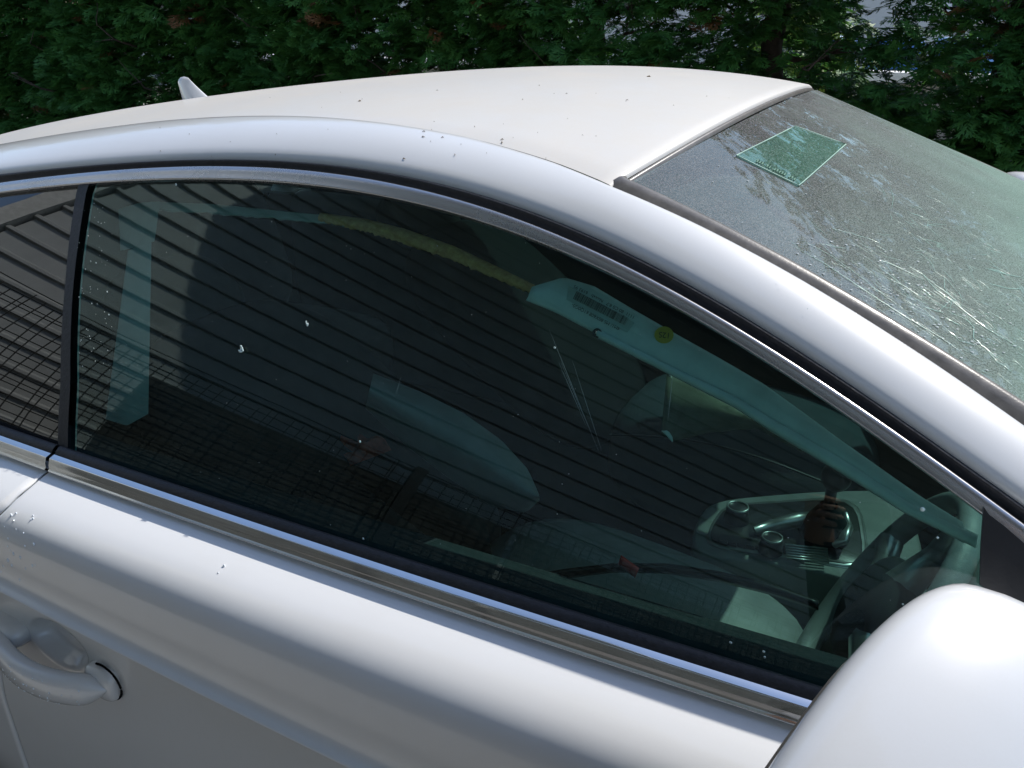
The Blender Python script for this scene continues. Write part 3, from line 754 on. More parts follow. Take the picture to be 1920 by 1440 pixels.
# tail: rear screen, boot lid, bumpers; nose: scuttle, bonnet
def cross(xf, zf, yf, bow=.06, n=25): return [[xf(v), v*yf, zf(v)] for v in np.linspace(-1, 1, n)]
rs = []
for s in np.linspace(0, 1, 16):
    x = -2.36-.34*s; ze = z_edge(-2.36)-.05*s; zc = z_crown(max(x, -2.95)); Y = .505+.2*s
    rs.append([[x-.05*(1-v*v), v*Y, ze+(zc-ze)*(1-abs(v)**2.2)] for v in np.linspace(-1, 1, 31)])
cgrid('rear_screen', rs, G_QTR)
bt = []
for s in np.linspace(0, 1, 16):
    x = -2.70-.42*s; bt.append([[x-.06*(1-v*v), v*(.80-.05*s), .93+.03*(1-v*v)-.06*s*s] for v in np.linspace(-1, 1, 31)])
cgrid('boot_lid', bt, P_SIDE)
for nm, x, sg in (('rear_bumper', -3.08, -1), ('front_bumper', 1.80, 1)):
    V = []
    for z in np.linspace(.22, .86 if sg < 0 else .66, 14):
        V.append([[x+sg*(.14*(1-v*v))+sg*.05*math.sin(math.pi*(z-.2)/.6)-sg*.12, v*.92, z] for v in np.linspace(-1, 1, 31)])
    cgrid(nm, V, P_SIDE)
bn = []
for s in np.linspace(0, 1, 20):
    x = .86+1.0*s; bn.append([[x+.09*(1-v*v)-.10, v*(.84-.06*s), .90+.05*(1-v*v)-.20*s*s] for v in np.linspace(-1, 1, 41)])
cgrid('bonnet', bn, P_SIDE)
cgrid('scuttle', [[[x+.10*(1-v*v), v*.80, .895-.0*x] for v in np.linspace(-1, 1, 21)] for x in (.50, .62, .80)], BLACKP)
for wx in (1.15, -2.35):
    for s in (-1, 1):
        wl_ = empty('wheel', (0, 0, 0)); wl_.parent = car; wl_.location = (wx-CO[0], s*.80, .33); R = frame([0, s, 0])
        mesh('tyre', *lathe([(.21,-.1),(.31,-.1),(.33,-.07),(.33,.07),(.31,.1),(.21,.1)], (0, 0, 0), R, 40), TYRE, wl_)
        sp2 = [lathe([(.215,.06),(.215,.095),(.20,.095),(.195,.05)], (0, 0, 0), R, 40), lathe([(0,.075),(.05,.075),(.055,.05)], (0, 0, 0), R, 20)]
        for k in range(5):
            a = 2*math.pi*k/5; d = R @ np.array([math.cos(a), math.sin(a), 0]); sp2.append(tube([d*.04+R @ np.array([0, 0, .06]), d*.12+R @ np.array([0, 0, .075]), d*.205+R @ np.array([0, 0, .075])], [.025, .02, .024], 6))
        mesh('rim', *join(sp2), SILVER, wl_)
        cmesh('wheel_arch', *lathe([(.36, -.14), (.385, .115), (.375, .12), (.36, .11)], (wx, s*.80, .34), R, 48), DARK)
# --- antenna
AX = hit(lambda P: P[:, 1]-0.0, 366, 190); ab = np.array([AX[0], 0.0, roofz(AX[0], 0.0)])
fin = []
for j, h in enumerate(np.linspace(0, 1, 12)):
    z = ab[2]-.012+h*.058; f0 = .075-.105*h+.018*h*h; b0 = -.032-.016*h+(.012*(h-.85)/.15 if h > .85 else 0); th = .020*(1-h)**.8+.0035
    row = []
    for a in np.linspace(0, 2*math.pi, 20, endpoint=False):
        c, s_ = math.cos(a), math.sin(a); row.append([ab[0]+(f0+b0)/2+(f0-b0)/2*c, ab[1]+th*s_*(1-.55*max(0, c)), z])
    fin.append(row)
fin.append([[np.mean([p[0] for p in fin[-1]]), 0, fin[-1][0][2]+.002]]*20)
cgrid('antenna', fin, P_SIDE, closed_v=True)
# --- door handle (near, far)
HT = onplane(192, 1300, 1, -.935)[0]
def handle(door):
    h = []
    for s in np.linspace(0, 1, 40):
        x = HT-.250*s; bow = math.sin(math.pi*min(1, max(0, s)))**.7 if 0 < s < 1 else 0
        out = .079+.006+.036*bow; z = HZ-.013-.008*math.sin(math.pi*s)+.006*s
        hh = .0235*(math.sin(math.pi*min(1, s/.16)/2) if s < .16 else 1)*(math.sin(math.pi*min(1, (1-s)/.1)/2) if s > .9 else 1)+.0008; tt = .0135*(1 if s > .1 else .5+5*s)
        row = []
        for a in np.linspace(0, 2*math.pi, 20, endpoint=False):
            c, s2 = math.cos(a), math.sin(a); f = lambda q: math.copysign(abs(q)**.75, q)
            row.append([x, -Wb(x)-out-f(c)*tt, z+f(s2)*hh])
        h.append(row)
    o = cgrid('door_handle', h, P_SIDE, parent=door, closed_v=True)
    # end mounts
    for e_ in (ell((HT-.022, -Wb(HX)-.079, HZ-.014), (.029, .016, .0255), n=24, m=12, sq=.6), ell((HT-.225, -Wb(HX)-.080, HZ-.004), (.045, .026, .018), n=20, m=10, sq=.6)):
        cmesh('handle_mount', *e_, P_SIDE, parent=door)
    cmesh('handle_gap', *tube([(HT-.020+.0315*math.cos(a), -Wb(HX)-.0815, HZ-.014+.0275*math.sin(a)) for a in np.linspace(-1.9, 1.9, 20)], .0016, 6), DARK, parent=door)
    return h
hrow = handle(dd)
# water drops on the handle and the door edge
dr = []; r = np.random.default_rng(3)
for i in range(90):
    s = int(r.integers(4, 34)); a = r.uniform(-1.3, .9); k = int((a % (2*math.pi))/(2*math.pi)*20) % 20; p = np.array(hrow[s][k]); q_ = r.uniform(.0004, .0008)*r.choice([1, 1, 1.6, 2.2])
    dr.append(ell(p+np.array([r.normal()*.001, -.0003, 0]), (q_, q_*.7, q_*1.2), n=8, m=6))
BB = bvh(dd)
def doorhit(x, y):
    d = ray(x, y); h = BB.ray_cast(Vector(CAM), Vector(d)); return None if h[0] is None else np.array(h[0])
for x, y in [(30,963),(8,988),(30,993),(62,973),(25,1038),(38,1045),(22,1060),(2,1072),(48,1066),(44,1000),(15,1010),(409,1075),(420,1062)]+[(r.uniform(0, 70), r.uniform(950, 1090)) for _ in range(14)]:
    h = doorhit(x, y)
    if h is not None: q_ = r.uniform(.0009, .0026); dr.append(ell(h, (q_*.8, q_*.6, q_*1.3), n=8, m=6))
cmesh('water_drops', *join(dr), simple('drop', (.75, .8, .85), .04, coat=1), kind='stuff')
# glass crumbs, dried drips on the side window and specks on paint
def ghit(x, y, off=.0): return hit(Gf(0), x, y)+nG(-.5, 1.1)*off
cb = []
for x, y, s in [(577,606,.0030),(453,657,.0034),(452,650,.002),(1040,652,.0013),(1730,955,.0022),(1758,1008,.0012),(1432,1222,.0014),(1434,1232,.0012),(1370,1205,.0015),(675,828,.0016),(681,1010,.0014),(165,442,.001),(170,490,.001),(180,493,.0012),(160,505,.001),(201,547,.0013),(204,590,.0012),(172,569,.001),(330,346,.0018),(1695,1142,.0012),(1693,1133,.001)]+[(r.uniform(145, 210), r.uniform(380, 700), r.uniform(.0003, .0009)) for _ in range(60)]+[(r.uniform(200, 1700), r.uniform(400, 1150), r.uniform(.0002, .0005)) for _ in range(90)]:
    if s > .0029:
        for k in range(9): cb.append(ell(ghit(x+r.normal()*2.2, y+r.normal()*3.2), (s*.35,)*3, n=5, m=4))
    else: cb.append(ell(ghit(x, y), (s, s*.6, s), n=6, m=4))
cmesh('glass_crumbs', *join(cb), simple('crumb', (.60, .74, .72), .15, coat=1), kind='stuff')
# scratches on the window
scx = []
for a, b in (((1030,618),(1122,845)),((1048,680),(1100,800)),((1052,680),(1104,802)),((1073,675),(1128,845)),((742,742),(752,706)),((1252,790),(1262,700))):
    scx.append(tube([ghit(a[0]+(b[0]-a[0])*t, a[1]+(b[1]-a[1])*t, .0002) for t in np.linspace(0, 1, 9)], np.interp(np.linspace(0, 1, 9), [0, .5, 1], [.00004, .00018, .00004]), 4, cap=False))
cmesh('window_scratches', *join(scx), simple('scratch', (.16, .26, .26), .4), kind='stuff')
# roof litter
RB = bvh(roof); RR = bvh(rail); lt = []
for x, y, s in [(1217,144,.006),(675,190,.005),(941,268,.004),(795,247,.003),(793,257,.003),(830,258,.003),(853,291,.003),(757,298,.003),(301,284,.002),(890,238,.002),(355,252,.002),(300,240,.002),(1011,161,.003),(980,187,.002),(1062,176,.002),(1176,188,.002),(820,170,.002),(942,262,.003)]+[(r.uniform(250, 1400), r.uniform(170, 300), .0012) for _ in range(30)]:
    d = ray(x, y); h = RB.ray_cast(Vector(CAM), Vector(d))
    h2 = RR.ray_cast(Vector(CAM), Vector(d))
    if h[0] is None or (h2[0] is not None and h2[3] < h[3]): h = h2
    if h[0] is not None:
        a = r.uniform(0, 3.1); p = np.array(h[0]); u = np.array([math.cos(a), math.sin(a)*.6, -.1]); lt.append(tube([p-u*s, p+np.array([0, 0, .0012]), p+u*s*.8], [s*.10, s*.2, s*.08], 5))
cmesh('roof_litter', *join(lt), simple('dry_debris', (.12, .09, .05), .9), kind='stuff')
# --- door mirrors
def door_mirror():
    mr = empty('door_mirror'); mr.parent = car; mr.location = np.array([.06, -.84, .93])-CO; off = np.array([.06, -.84, .93])
    sq = lambda q, e: math.copysign(abs(q)**e, q)
    V = []
    c = np.array([.010, -.964, .959])
    n = 48; m = 28
    for i in range(m+1):
        t = -math.pi/2+math.pi*i/m; row = []
        for j in range(n):
            a = 2*math.pi*j/n; cx = math.cos(t); X = sq(math.sin(t), .85)   # along x (axis), front is +
            yy = sq(math.cos(a), .85); zz = sq(math.sin(a), .9)
            rx = .115 if X > 0 else .050
            wy = .160*abs(cx)**(.75 if X > 0 else .62); wz = .113*abs(cx)**(.75 if X > 0 else .62)
            p = c+np.array([X*rx, yy*wy, zz*wz]); p[2] += .49*(p[1]-c[1]); p[0] += .37*(p[1]-c[1])
            row.append(p-off)
        V.append(row)
    gridobj('mirror_housing', V, P_SIDE, mr, closed_v=True, flip=True)
    g_ = []
    for rr in np.linspace(0, 1, 6):
        g_.append([c-off+np.array([-.0525+.003*rr+.37*sq(math.cos(a), .72)*.100*rr, sq(math.cos(a), .72)*.100*rr, sq(math.sin(a), .78)*.062*rr+.49*sq(math.cos(a), .72)*.100*rr]) for a in np.linspace(0, 2*math.pi, 32, endpoint=False)])
    gridobj('mirror_glass', g_, MIRR, mr, closed_v=True)
    mesh('mirror_arm', *tube([np.array([.05, -.965, .88])-off, np.array([.06, -.90, .87])-off, np.array([.08, -.86, .875])-off], [.03, .026, .034], 14), BLACKP, mr)
    return mr
m1 = door_mirror(); m1['label'] = 'near white door mirror beside the side window'
m2 = empty('door_mirror'); m2.parent = car; m2.location = (m1.location[0]+.055, -m1.location[1], m1.location[2]+.035); m2['label'] = 'far white door mirror peeping over the windscreen'
for ch in list(m1.children): mirror_obj(ch, parent=m2)

# ------------------------------------------------------------------ cabin
def ppoly(name, pts, ax, v, h, mat, parent=None, bevel=True, **k):
    """closed outline given on a plane of height v, extruded down by h"""
    P = [onplane(x, y, ax, v) for x, y in pts]
    # smooth closed outline
    P = np.array(P); Q = []
    nP = len(P)
    for i in range(nP):
        p0, p1, p2, p3 = P[i-1], P[i], P[(i+1) % nP], P[(i+2) % nP]
        for t in (0, .25, .5, .75): Q.append(.5*((2*p1)+(-p0+p2)*t+(2*p0-5*p1+4*p2-p3)*t*t+(-p0+3*p1-3*p2+p3)*t**3))
    Q = np.array(Q); c = Q.mean(0); dn = np.zeros(3); dn[2] = -1
    rows = [c+(Q-c)*.001, c+(Q-c)*.5, c+(Q-c)*.955, c+(Q-c)*.985+dn*.002, Q+dn*.008, Q+dn*h]
    return cgrid(name, rows, mat, parent, closed_v=True, **k)
cons = empty('centre_console'); cons.parent = car; cons.location = np.array([-.2, 0, .5])-CO
def sub(name, V, Fc, mat, par, loc, **k): return mesh(name, np.array(V)-np.array(loc), Fc, mat, par, **k)
CL = np.array([-.2, 0, .5])
def cpoly(name, pts, z, h, mat):
    o = ppoly(name, pts, 2, z, h, mat, parent=cons)
    a = np.empty(len(o.data.vertices)*3, dtype=np.float32); o.data.vertices.foreach_get('co', a); a = a.reshape(-1, 3)+(CO-CL); o.data.vertices.foreach_set('co', a.astype(np.float32).ravel()); return o
cpoly('console_body', [(1298,1015),(1312,965),(1345,940),(1430,928),(1600,918),(1700,935),(1740,1110),(1690,1122),(1560,1078),(1420,1052),(1325,1042)], .598, .30, CONS)
cpoly('console_panel', [(1325,1004),(1342,965),(1368,946),(1450,937),(1592,935),(1625,1000),(1612,1060),(1500,1046),(1400,1031),(1343,1022)], .603, .004, SILVER)
cpoly('console_inlay', [(1329,1003),(1345,968),(1370,949),(1450,941),(1587,939),(1618,1000),(1606,1056),(1500,1042),(1400,1027),(1346,1018)], .6045, .004, BLACKP)
def knob(x, y, r_):
    p = onplane(x, y, 2, .62); k_ = mesh('knob', *lathe([(r_*1.15,-.014),(r_*1.1,-.004),(r_,.0),(r_*.95,.012),(r_*.8,.014),(0,.013)], p-CL, np.eye(3), 24), BLACKP, cons)
    mesh('knob_ring', *lathe([(r_*.98,.0125),(r_*.96,.0155),(r_*.82,.0155),(r_*.80,.0135)], p-CL, np.eye(3), 24), SILVER, k_)
knob(1382, 962, .021); knob(1446, 1020, .019)
for i in range(5): sub('switch', *box(onplane(1358+i*17, 1012+i*2.6, 2, .609), (.016, .022, .008)), BLACKP, cons, CL, smooth=False)
sub('chrome_lever', *tube([onplane(1415,995,2,.612), onplane(1450,985,2,.622), onplane(1495,975,2,.628), onplane(1530,968,2,.628)], [.008,.012,.014,.010], 10), SILVER, cons, CL)
for i in range(6): sub('vent_slat', *tube([onplane(1472+i*.5, 1021+i*5, 2, .612), onplane(1552+i*.5, 1030+i*5, 2, .612)], .0022, 6), SILVER, cons, CL)
gl_ = onplane(1545,1000,2,.61)
sub('gear_gaiter', *lathe([(.045,0),(.04,.02),(.022,.05),(.016,.06)], gl_, np.eye(3), 20), DGREY, cons, CL)
sub('gear_lever', *join([tube([gl_+[0,0,.05], gl_+[0,0,.10]], .010, 10), ell(gl_+[.004,0,.118], (.026,.022,.028))]), BLACKP, cons, CL)
sub('chrome_handle', *tube([onplane(1585,965,2,.615), onplane(1590,990,2,.63), onplane(1580,1015,2,.63), onplane(1565,1022,2,.615)], [.006,.009,.009,.006], 10), SILVER, cons, CL)
# seats
def seat(y, loc_lab):
    s = empty('seat'); s.parent = car; bk_ = DGREY if y < 0 else DARK; L = np.array([-.45, y, .3]); s.location = L-CO; s['label'] = loc_lab  # far seat coloured darker than the near one, to read as shaded
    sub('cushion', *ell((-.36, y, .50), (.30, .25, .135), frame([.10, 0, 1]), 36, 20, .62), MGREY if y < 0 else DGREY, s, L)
    a = math.radians(52); R = frame([-math.sin(a), 0, math.cos(a)])
    sub('backrest', *ell((-.93, y, .73), (.085, .25, .35), R, 36, 20, .62), bk_, s, L)
    sub('headrest', *ell((-1.26, y, .98), (.05, .13, .09), R, 24, 14, .7), bk_, s, L)
    sub('piping', *tube([(-.62+.5*t, y-.20-.03*math.sin(math.pi*t), .585+.05*math.sin(math.pi*t)) for t in np.linspace(0, 1, 14)], .0025, 5), BLACKP, s, L)
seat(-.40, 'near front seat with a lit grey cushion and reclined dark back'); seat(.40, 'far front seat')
sub_ = cmesh('rear_bench', *join([ell((-1.70, 0, .52), (.28, .62, .12), None, 36, 14, .5), ell((-2.0, 0, .80), (.09, .62, .28), frame([-.35, 0, 1]), 36, 14, .5)]), DGREY)
cmesh('cabin_floor', *join([box((-.7, 0, .27), (3.0, 1.6, .03)), box((-2.2, 0, .5), (.04, 1.5, .5)), box((.66, 0, .55), (.04, 1.55, .55))]), DARK, smooth=False)
both(cgrid('door_card', [[[x, -Wb(x)+.012, zb(x)+.014], [x, -Wb(x)+.035, zb(x)+.018], [x, -Wb(x)+.075, zb(x)+.008], [x, -Wb(x)+.095, zb(x)-.03], [x, -Wb(x)+.10, zb(x)-.3], [x, -Wb(x)+.06, .3]] for x in np.linspace(-2.0, .6, 30)], DGREY))
hl = [[[x, v*(abs(ye(x))-.06), roofz(x, v*(abs(ye(x))-.06))-.03] for v in np.linspace(-1, 1, 21)] for x in np.linspace(-2.3, -.36, 40)]
cgrid('headliner', hl, DGREY)
for y in (-.36, .36):
    cgrid('sun_visor', [[[-.335+.20*t+.03*(1-abs(v)), y+v*.15*(1-.1*t), roofz(-.36, abs(y)+.12)-.045-.100*t] for v in np.linspace(-1, 1, 9)] for t in np.linspace(0, 1, 6)], DGREY, thick=.008)
cgrid('shade_sheet', [[[-.40+.37*t, -.30+.62*v+.05*math.sin(5*t), 1.285-.11*t-.05*math.sin(math.pi*v)*t+.012*math.sin(9*v+4*t)-.02*abs(v-.5)] for v in np.linspace(0, 1, 20)] for t in np.linspace(0, 1, 14)], DGREY)  # cloth sheet added under the roof to keep sun off the seat
# dashboard and binnacle, wheel
db = []
for v in np.linspace(-1, 1, 41):
    y = v*.74; f = .06*(1-v*v); db.append([[.18+f*.2, y, .60], [.14+f*.2, y, .74], [.15+f*.2, y, .82], [.20+f*.2, y, .845], [.45, y, .865], [.62+f, y, .87]])
dash = cgrid('dashboard', db, LGREY)
cmesh('instrument_hood', *ell((.20, -.38, .83), (.13, .19, .085), frame([-.2, 0, 1]), 36, 18, .75), MGREY)
whl = empty('steering_wheel'); whl.parent = car; WC = np.array([-.005, -.385, .735]); whl.location = WC-CO
Rw2 = frame([-.88, 0, .47], [0, 1, 0])
rim = []
for a in np.linspace(0, 2*math.pi, 64, endpoint=False):
    d = Rw2 @ np.array([math.cos(a), math.sin(a), 0]); ax_ = Rw2 @ np.array([0, 0, 1.0]); rim.append([d*.182+(d*math.cos(b)*.014+ax_*math.sin(b)*.017) for b in np.linspace(0, 2*math.pi, 14, endpoint=False)])
gridobj('wheel_rim', rim, MGREY, whl, closed_u=True, closed_v=True)
mesh('wheel_hub', *ell((0, 0, 0), (.085, .07, .035), Rw2, 30, 14, .8), DGREY, whl)
for a in (0, math.pi, -math.pi/2):
    d = Rw2 @ np.array([math.cos(a), math.sin(a), 0]); mesh('spoke', *tube([d*.05, d*.12, d*.178], [.026, .016, .020], 8), SILVER if a else SILVER, whl)
# pillar trim inside
def surfgrid(name, top, bot, F, mat, n=30, m=6, bulge=0.0, parent=None, jag=0.0, thick=0.0, **k):
    top = np.array(top, float); bot = np.array(bot, float); rj = np.random.default_rng(9)
    def along(P, t):
        s = np.concatenate([[0], np.cumsum(np.linalg.norm(np.diff(P, axis=0), axis=1))]); s /= s[-1]; return np.array([np.interp(t, s, P[:, 0]), np.interp(t, s, P[:, 1])])
    rows = []
    for i in range(n+1):
        t = i/n; a = along(top, t); b = along(bot, t)+np.array([0, rj.normal()*jag]); row = []
        for j in range(m+1):
            u = j/m; h = hit(F(-bulge*math.sin(math.pi*u)), *(a*(1-u)+b*u)); row.append(h if h is not None else row[-1])
        rows.append(row)
    return cgrid(name, rows, mat, parent, thick=thick, **k)
GO = lambda o: (lambda d: Gf(o+d))
YP = lambda y: (lambda d: (lambda P: P[:, 1]-(y+d)))
surfgrid('pillar_trim', [(240,470),(262,460),(284,452)], [(198,786),(238,798),(278,776)], GO(.075), LGREY, bulge=.01, n=12)
surfgrid('belt_webbing', [(222,392),(262,380),(300,378)], [(226,470),(262,462),(290,452)], GO(.08), LGREY, n=6)
surfgrid('headliner_edge', [(285,380),(400,384),(520,396),(640,408),(700,420),(800,455)], [(285,395),(400,401),(520,411),(620,422),(700,436),(800,468)], GO(.09), LGREY, n=50, jag=1.0, thick=.003)
surfgrid('torn_foam_edge', [(600,404),(690,416),(760,434),(850,466),(920,500),(1000,540)], [(600,410),(690,431),(760,455),(850,484),(920,514),(1006,548)], GO(.087), FOAM, n=90, m=5, bulge=.005, jag=1.3, thick=.004)
ab_ = surfgrid('curtain_airbag', [(1000,543),(1058,524),(1115,541),(1180,580),(1270,632),(1350,677),(1430,724),(1500,775),(1570,828),(1650,885),(1720,935),(1800,985)],
         [(990,560),(1050,588),(1120,625),(1190,660),(1250,690),(1330,728),(1380,752),(1450,795),(1575,868),(1660,925),(1730,970),(1810,1012)], GO(.06), WHITE, n=70, m=10, bulge=.006, thick=.004)
surfgrid('airbag_seam', [(1120,622),(1250,687),(1380,748),(1450,790),(1575,860),(1700,942),(1830,1008)], [(1120,628),(1250,694),(1380,760),(1450,806),(1575,880),(1700,958),(1832,1022)], GO(.055), WHITE, n=70, m=4, bulge=.008, thick=.003)
cmesh('airbag_eyelet', *join([lathe([(.0052,0),(.0052,.002),(.0026,.002),(.0026,0)], hit(Gf(.05), 1120, 625), frame(nG(-.4, 1.1)), 20)]), BLACKP)
# label print on the airbag (reads upside down)
def onbag(x, y): return hit(Gf(.047), x, y)
def text_on(s, ctr, right, height_px, mat, name, parent=None, label=None):
    """lay the string on the airbag surface, its reading direction given in the photo plane"""
    cu = bpy.data.curves.new('txt', 'FONT'); cu.body = s; cu.size = 1.0; cu.align_x = 'CENTER'; cu.align_y = 'CENTER'
    ot = bpy.data.objects.new('txt', cu); COL.objects.link(ot); dg = bpy.context.evaluated_depsgraph_get(); me = bpy.data.meshes.new_from_object(ot.evaluated_get(dg))
    bpy.data.objects.remove(ot); r_ = np.array(right, float); r_ /= np.linalg.norm(r_); u_ = np.array([r_[1], -r_[0]])
    V = []
    for v in me.vertices:
        p = np.array(ctr)+r_*v.co.x*height_px+u_*v.co.y*height_px; V.append(onbag(*p))
    Fc = [tuple(p.vertices) for p in me.polygons]; bpy.data.meshes.remove(me)
    return cmesh(name, V, Fc, mat, parent, smooth=False, label=label)
dirU = np.array([-1.0, -.52]); dirU /= np.linalg.norm(dirU)      # reading direction of the upside down lines
surfgrid('paper_label', [(1066,536),(1190,605)], [(1062,562),(1176,624)], lambda d: Gf(.0485), simple('label_tint', (.50,.55,.51), .8), n=10, m=4)
text_on('1111  80 C0 8.7   Nxxxb   6193 9S', (1133,566), dirU, 9, INK, 'label_text')
text_on('4M1/ MS 80X608 61Q0G0-', (1117,594), dirU, 9, INK, 'label_text')
bars = []; rb = np.random.default_rng(4); t = 0
c0 = np.array([1078,553.]); c1 = np.array([1175,603.]); up_ = np.array([.47, -.88])*8.0
while t < 1:
    wd_ = rb.choice([.004, .007, .011]); a = c0+(c1-c0)*t; b = c0+(c1-c0)*min(1, t+wd_)
    bars.append(([onbag(*(a-up_)), onbag(*(b-up_)), onbag(*(b+up_)), onbag(*(a+up_))], [(0, 1, 2, 3)])); t += wd_+rb.choice([.005, .008, .012])
cmesh('barcode', *join(bars), INK, smooth=False, kind='stuff')
# round yellow sticker
cS = np.array([1245., 628.]); disc = [[onbag(*(cS+np.array([math.cos(a)*17*q_, math.sin(a)*15.5*q_]))) for a in np.linspace(0, 2*math.pi, 30, endpoint=False)] for q_ in (.01, .5, 1)]
cgrid('round_sticker', [[hit(Gf(.0485), *(cS+np.array([math.cos(a)*18*q_, math.sin(a)*16*q_]))) for a in np.linspace(0, 2*math.pi, 30, endpoint=False)] for q_ in (.01, .5, 1)], YELL, closed_v=True, smooth=False)
text_on('12S', (1246,628), np.array([-1.0, -.12]), 15, INK, 'sticker_text')
# torn flap hanging from the airbag
surfgrid('torn_flap', [(1250,694),(1330,730),(1420,785),(1500,835)], [(1242,812),(1262,826),(1330,808),(1420,800),(1505,845)], GO(.11), simple('olive_cloth', (.10, .11, .08), .9, var=.3, scale=40), n=30, m=8, bulge=.02, thick=.002)
surfgrid('torn_edge', [(1249,693),(1262,720),(1264,760),(1252,790),(1240,808)], [(1256,694),(1268,722),(1270,762),(1258,792),(1262,828)], GO(.105), WHITE, n=30, m=3, bulge=.004, jag=1.5, thick=.002)
# limp side airbags over the seat
surfgrid('side_airbag', [(700,700),(790,735),(870,775),(940,825),(990,880),(1010,925)], [(685,765),(760,835),(840,895),(920,948),(985,962),(1012,938)], YP(-.52), MGREY, n=30, m=12, bulge=.05)
surfgrid('side_airbag', [(770,830),(830,880),(880,930),(915,990)], [(640,880),(730,950),(820,1020),(925,1060)], YP(-.45), DGREY, n=30, m=12, bulge=.05)
surfgrid('side_airbag', [(385,750),(450,765),(490,800)], [(370,820),(430,890),(500,925)], YP(-.45), DGREY, n=20, m=10, bulge=.04)
surfgrid('seat_belt', [(1000,1078),(1060,1068),(1150,1058),(1250,1058),(1350,1073),(1450,1098),(1535,1128)], [(1000,1094),(1060,1083),(1150,1071),(1250,1073),(1350,1089),(1450,1114),(1535,1142)], YP(-.50), BLACKP, n=40, m=4, bulge=.005, thick=.002)
cmesh('belt_buckle', *join([ell(onplane(1010,1085,1,-.52), (.022, .012, .012), None, 16, 10, .6), ell(onplane(985,1072,1,-.52), (.012, .008, .008), None, 12, 8, .6)]), BLACKP)
surfgrid('red_tag', [(1164,1042),(1198,1066)], [(1160,1056),(1192,1082)], YP(-.515), RED, n=6, m=4, bulge=.004, thick=.002)
rc = mesh('red_cloth', *ell((0, 0, 0), (.055, .05, .035), frame([.2, .3, 1]), 30, 16, .9), simple('orange_red_cloth', (.40, .06, .03), .85, var=.5, scale=60, bump=.6, bscale=60))
rp = onplane(685, 862, 1, -.40); rc.location = rp; rc['label'] = 'crumpled orange-red cloth lying on the reclined near seat'; rc['category'] = 'cloth'
for v in rc.data.vertices: v.co *= 1+.18*math.sin(v.co.x*160)+.14*math.sin(v.co.y*190+v.co.z*130)
rc2 = rc.copy(); rc2.data = rc.data.copy(); COL.objects.link(rc2); rc2.location = onplane(560, 905, 1, -.40); rc2.scale = (.7, .7, 1.1); rc2['label'] = 'smaller dark red cloth to the left of the orange-red one on the seat'
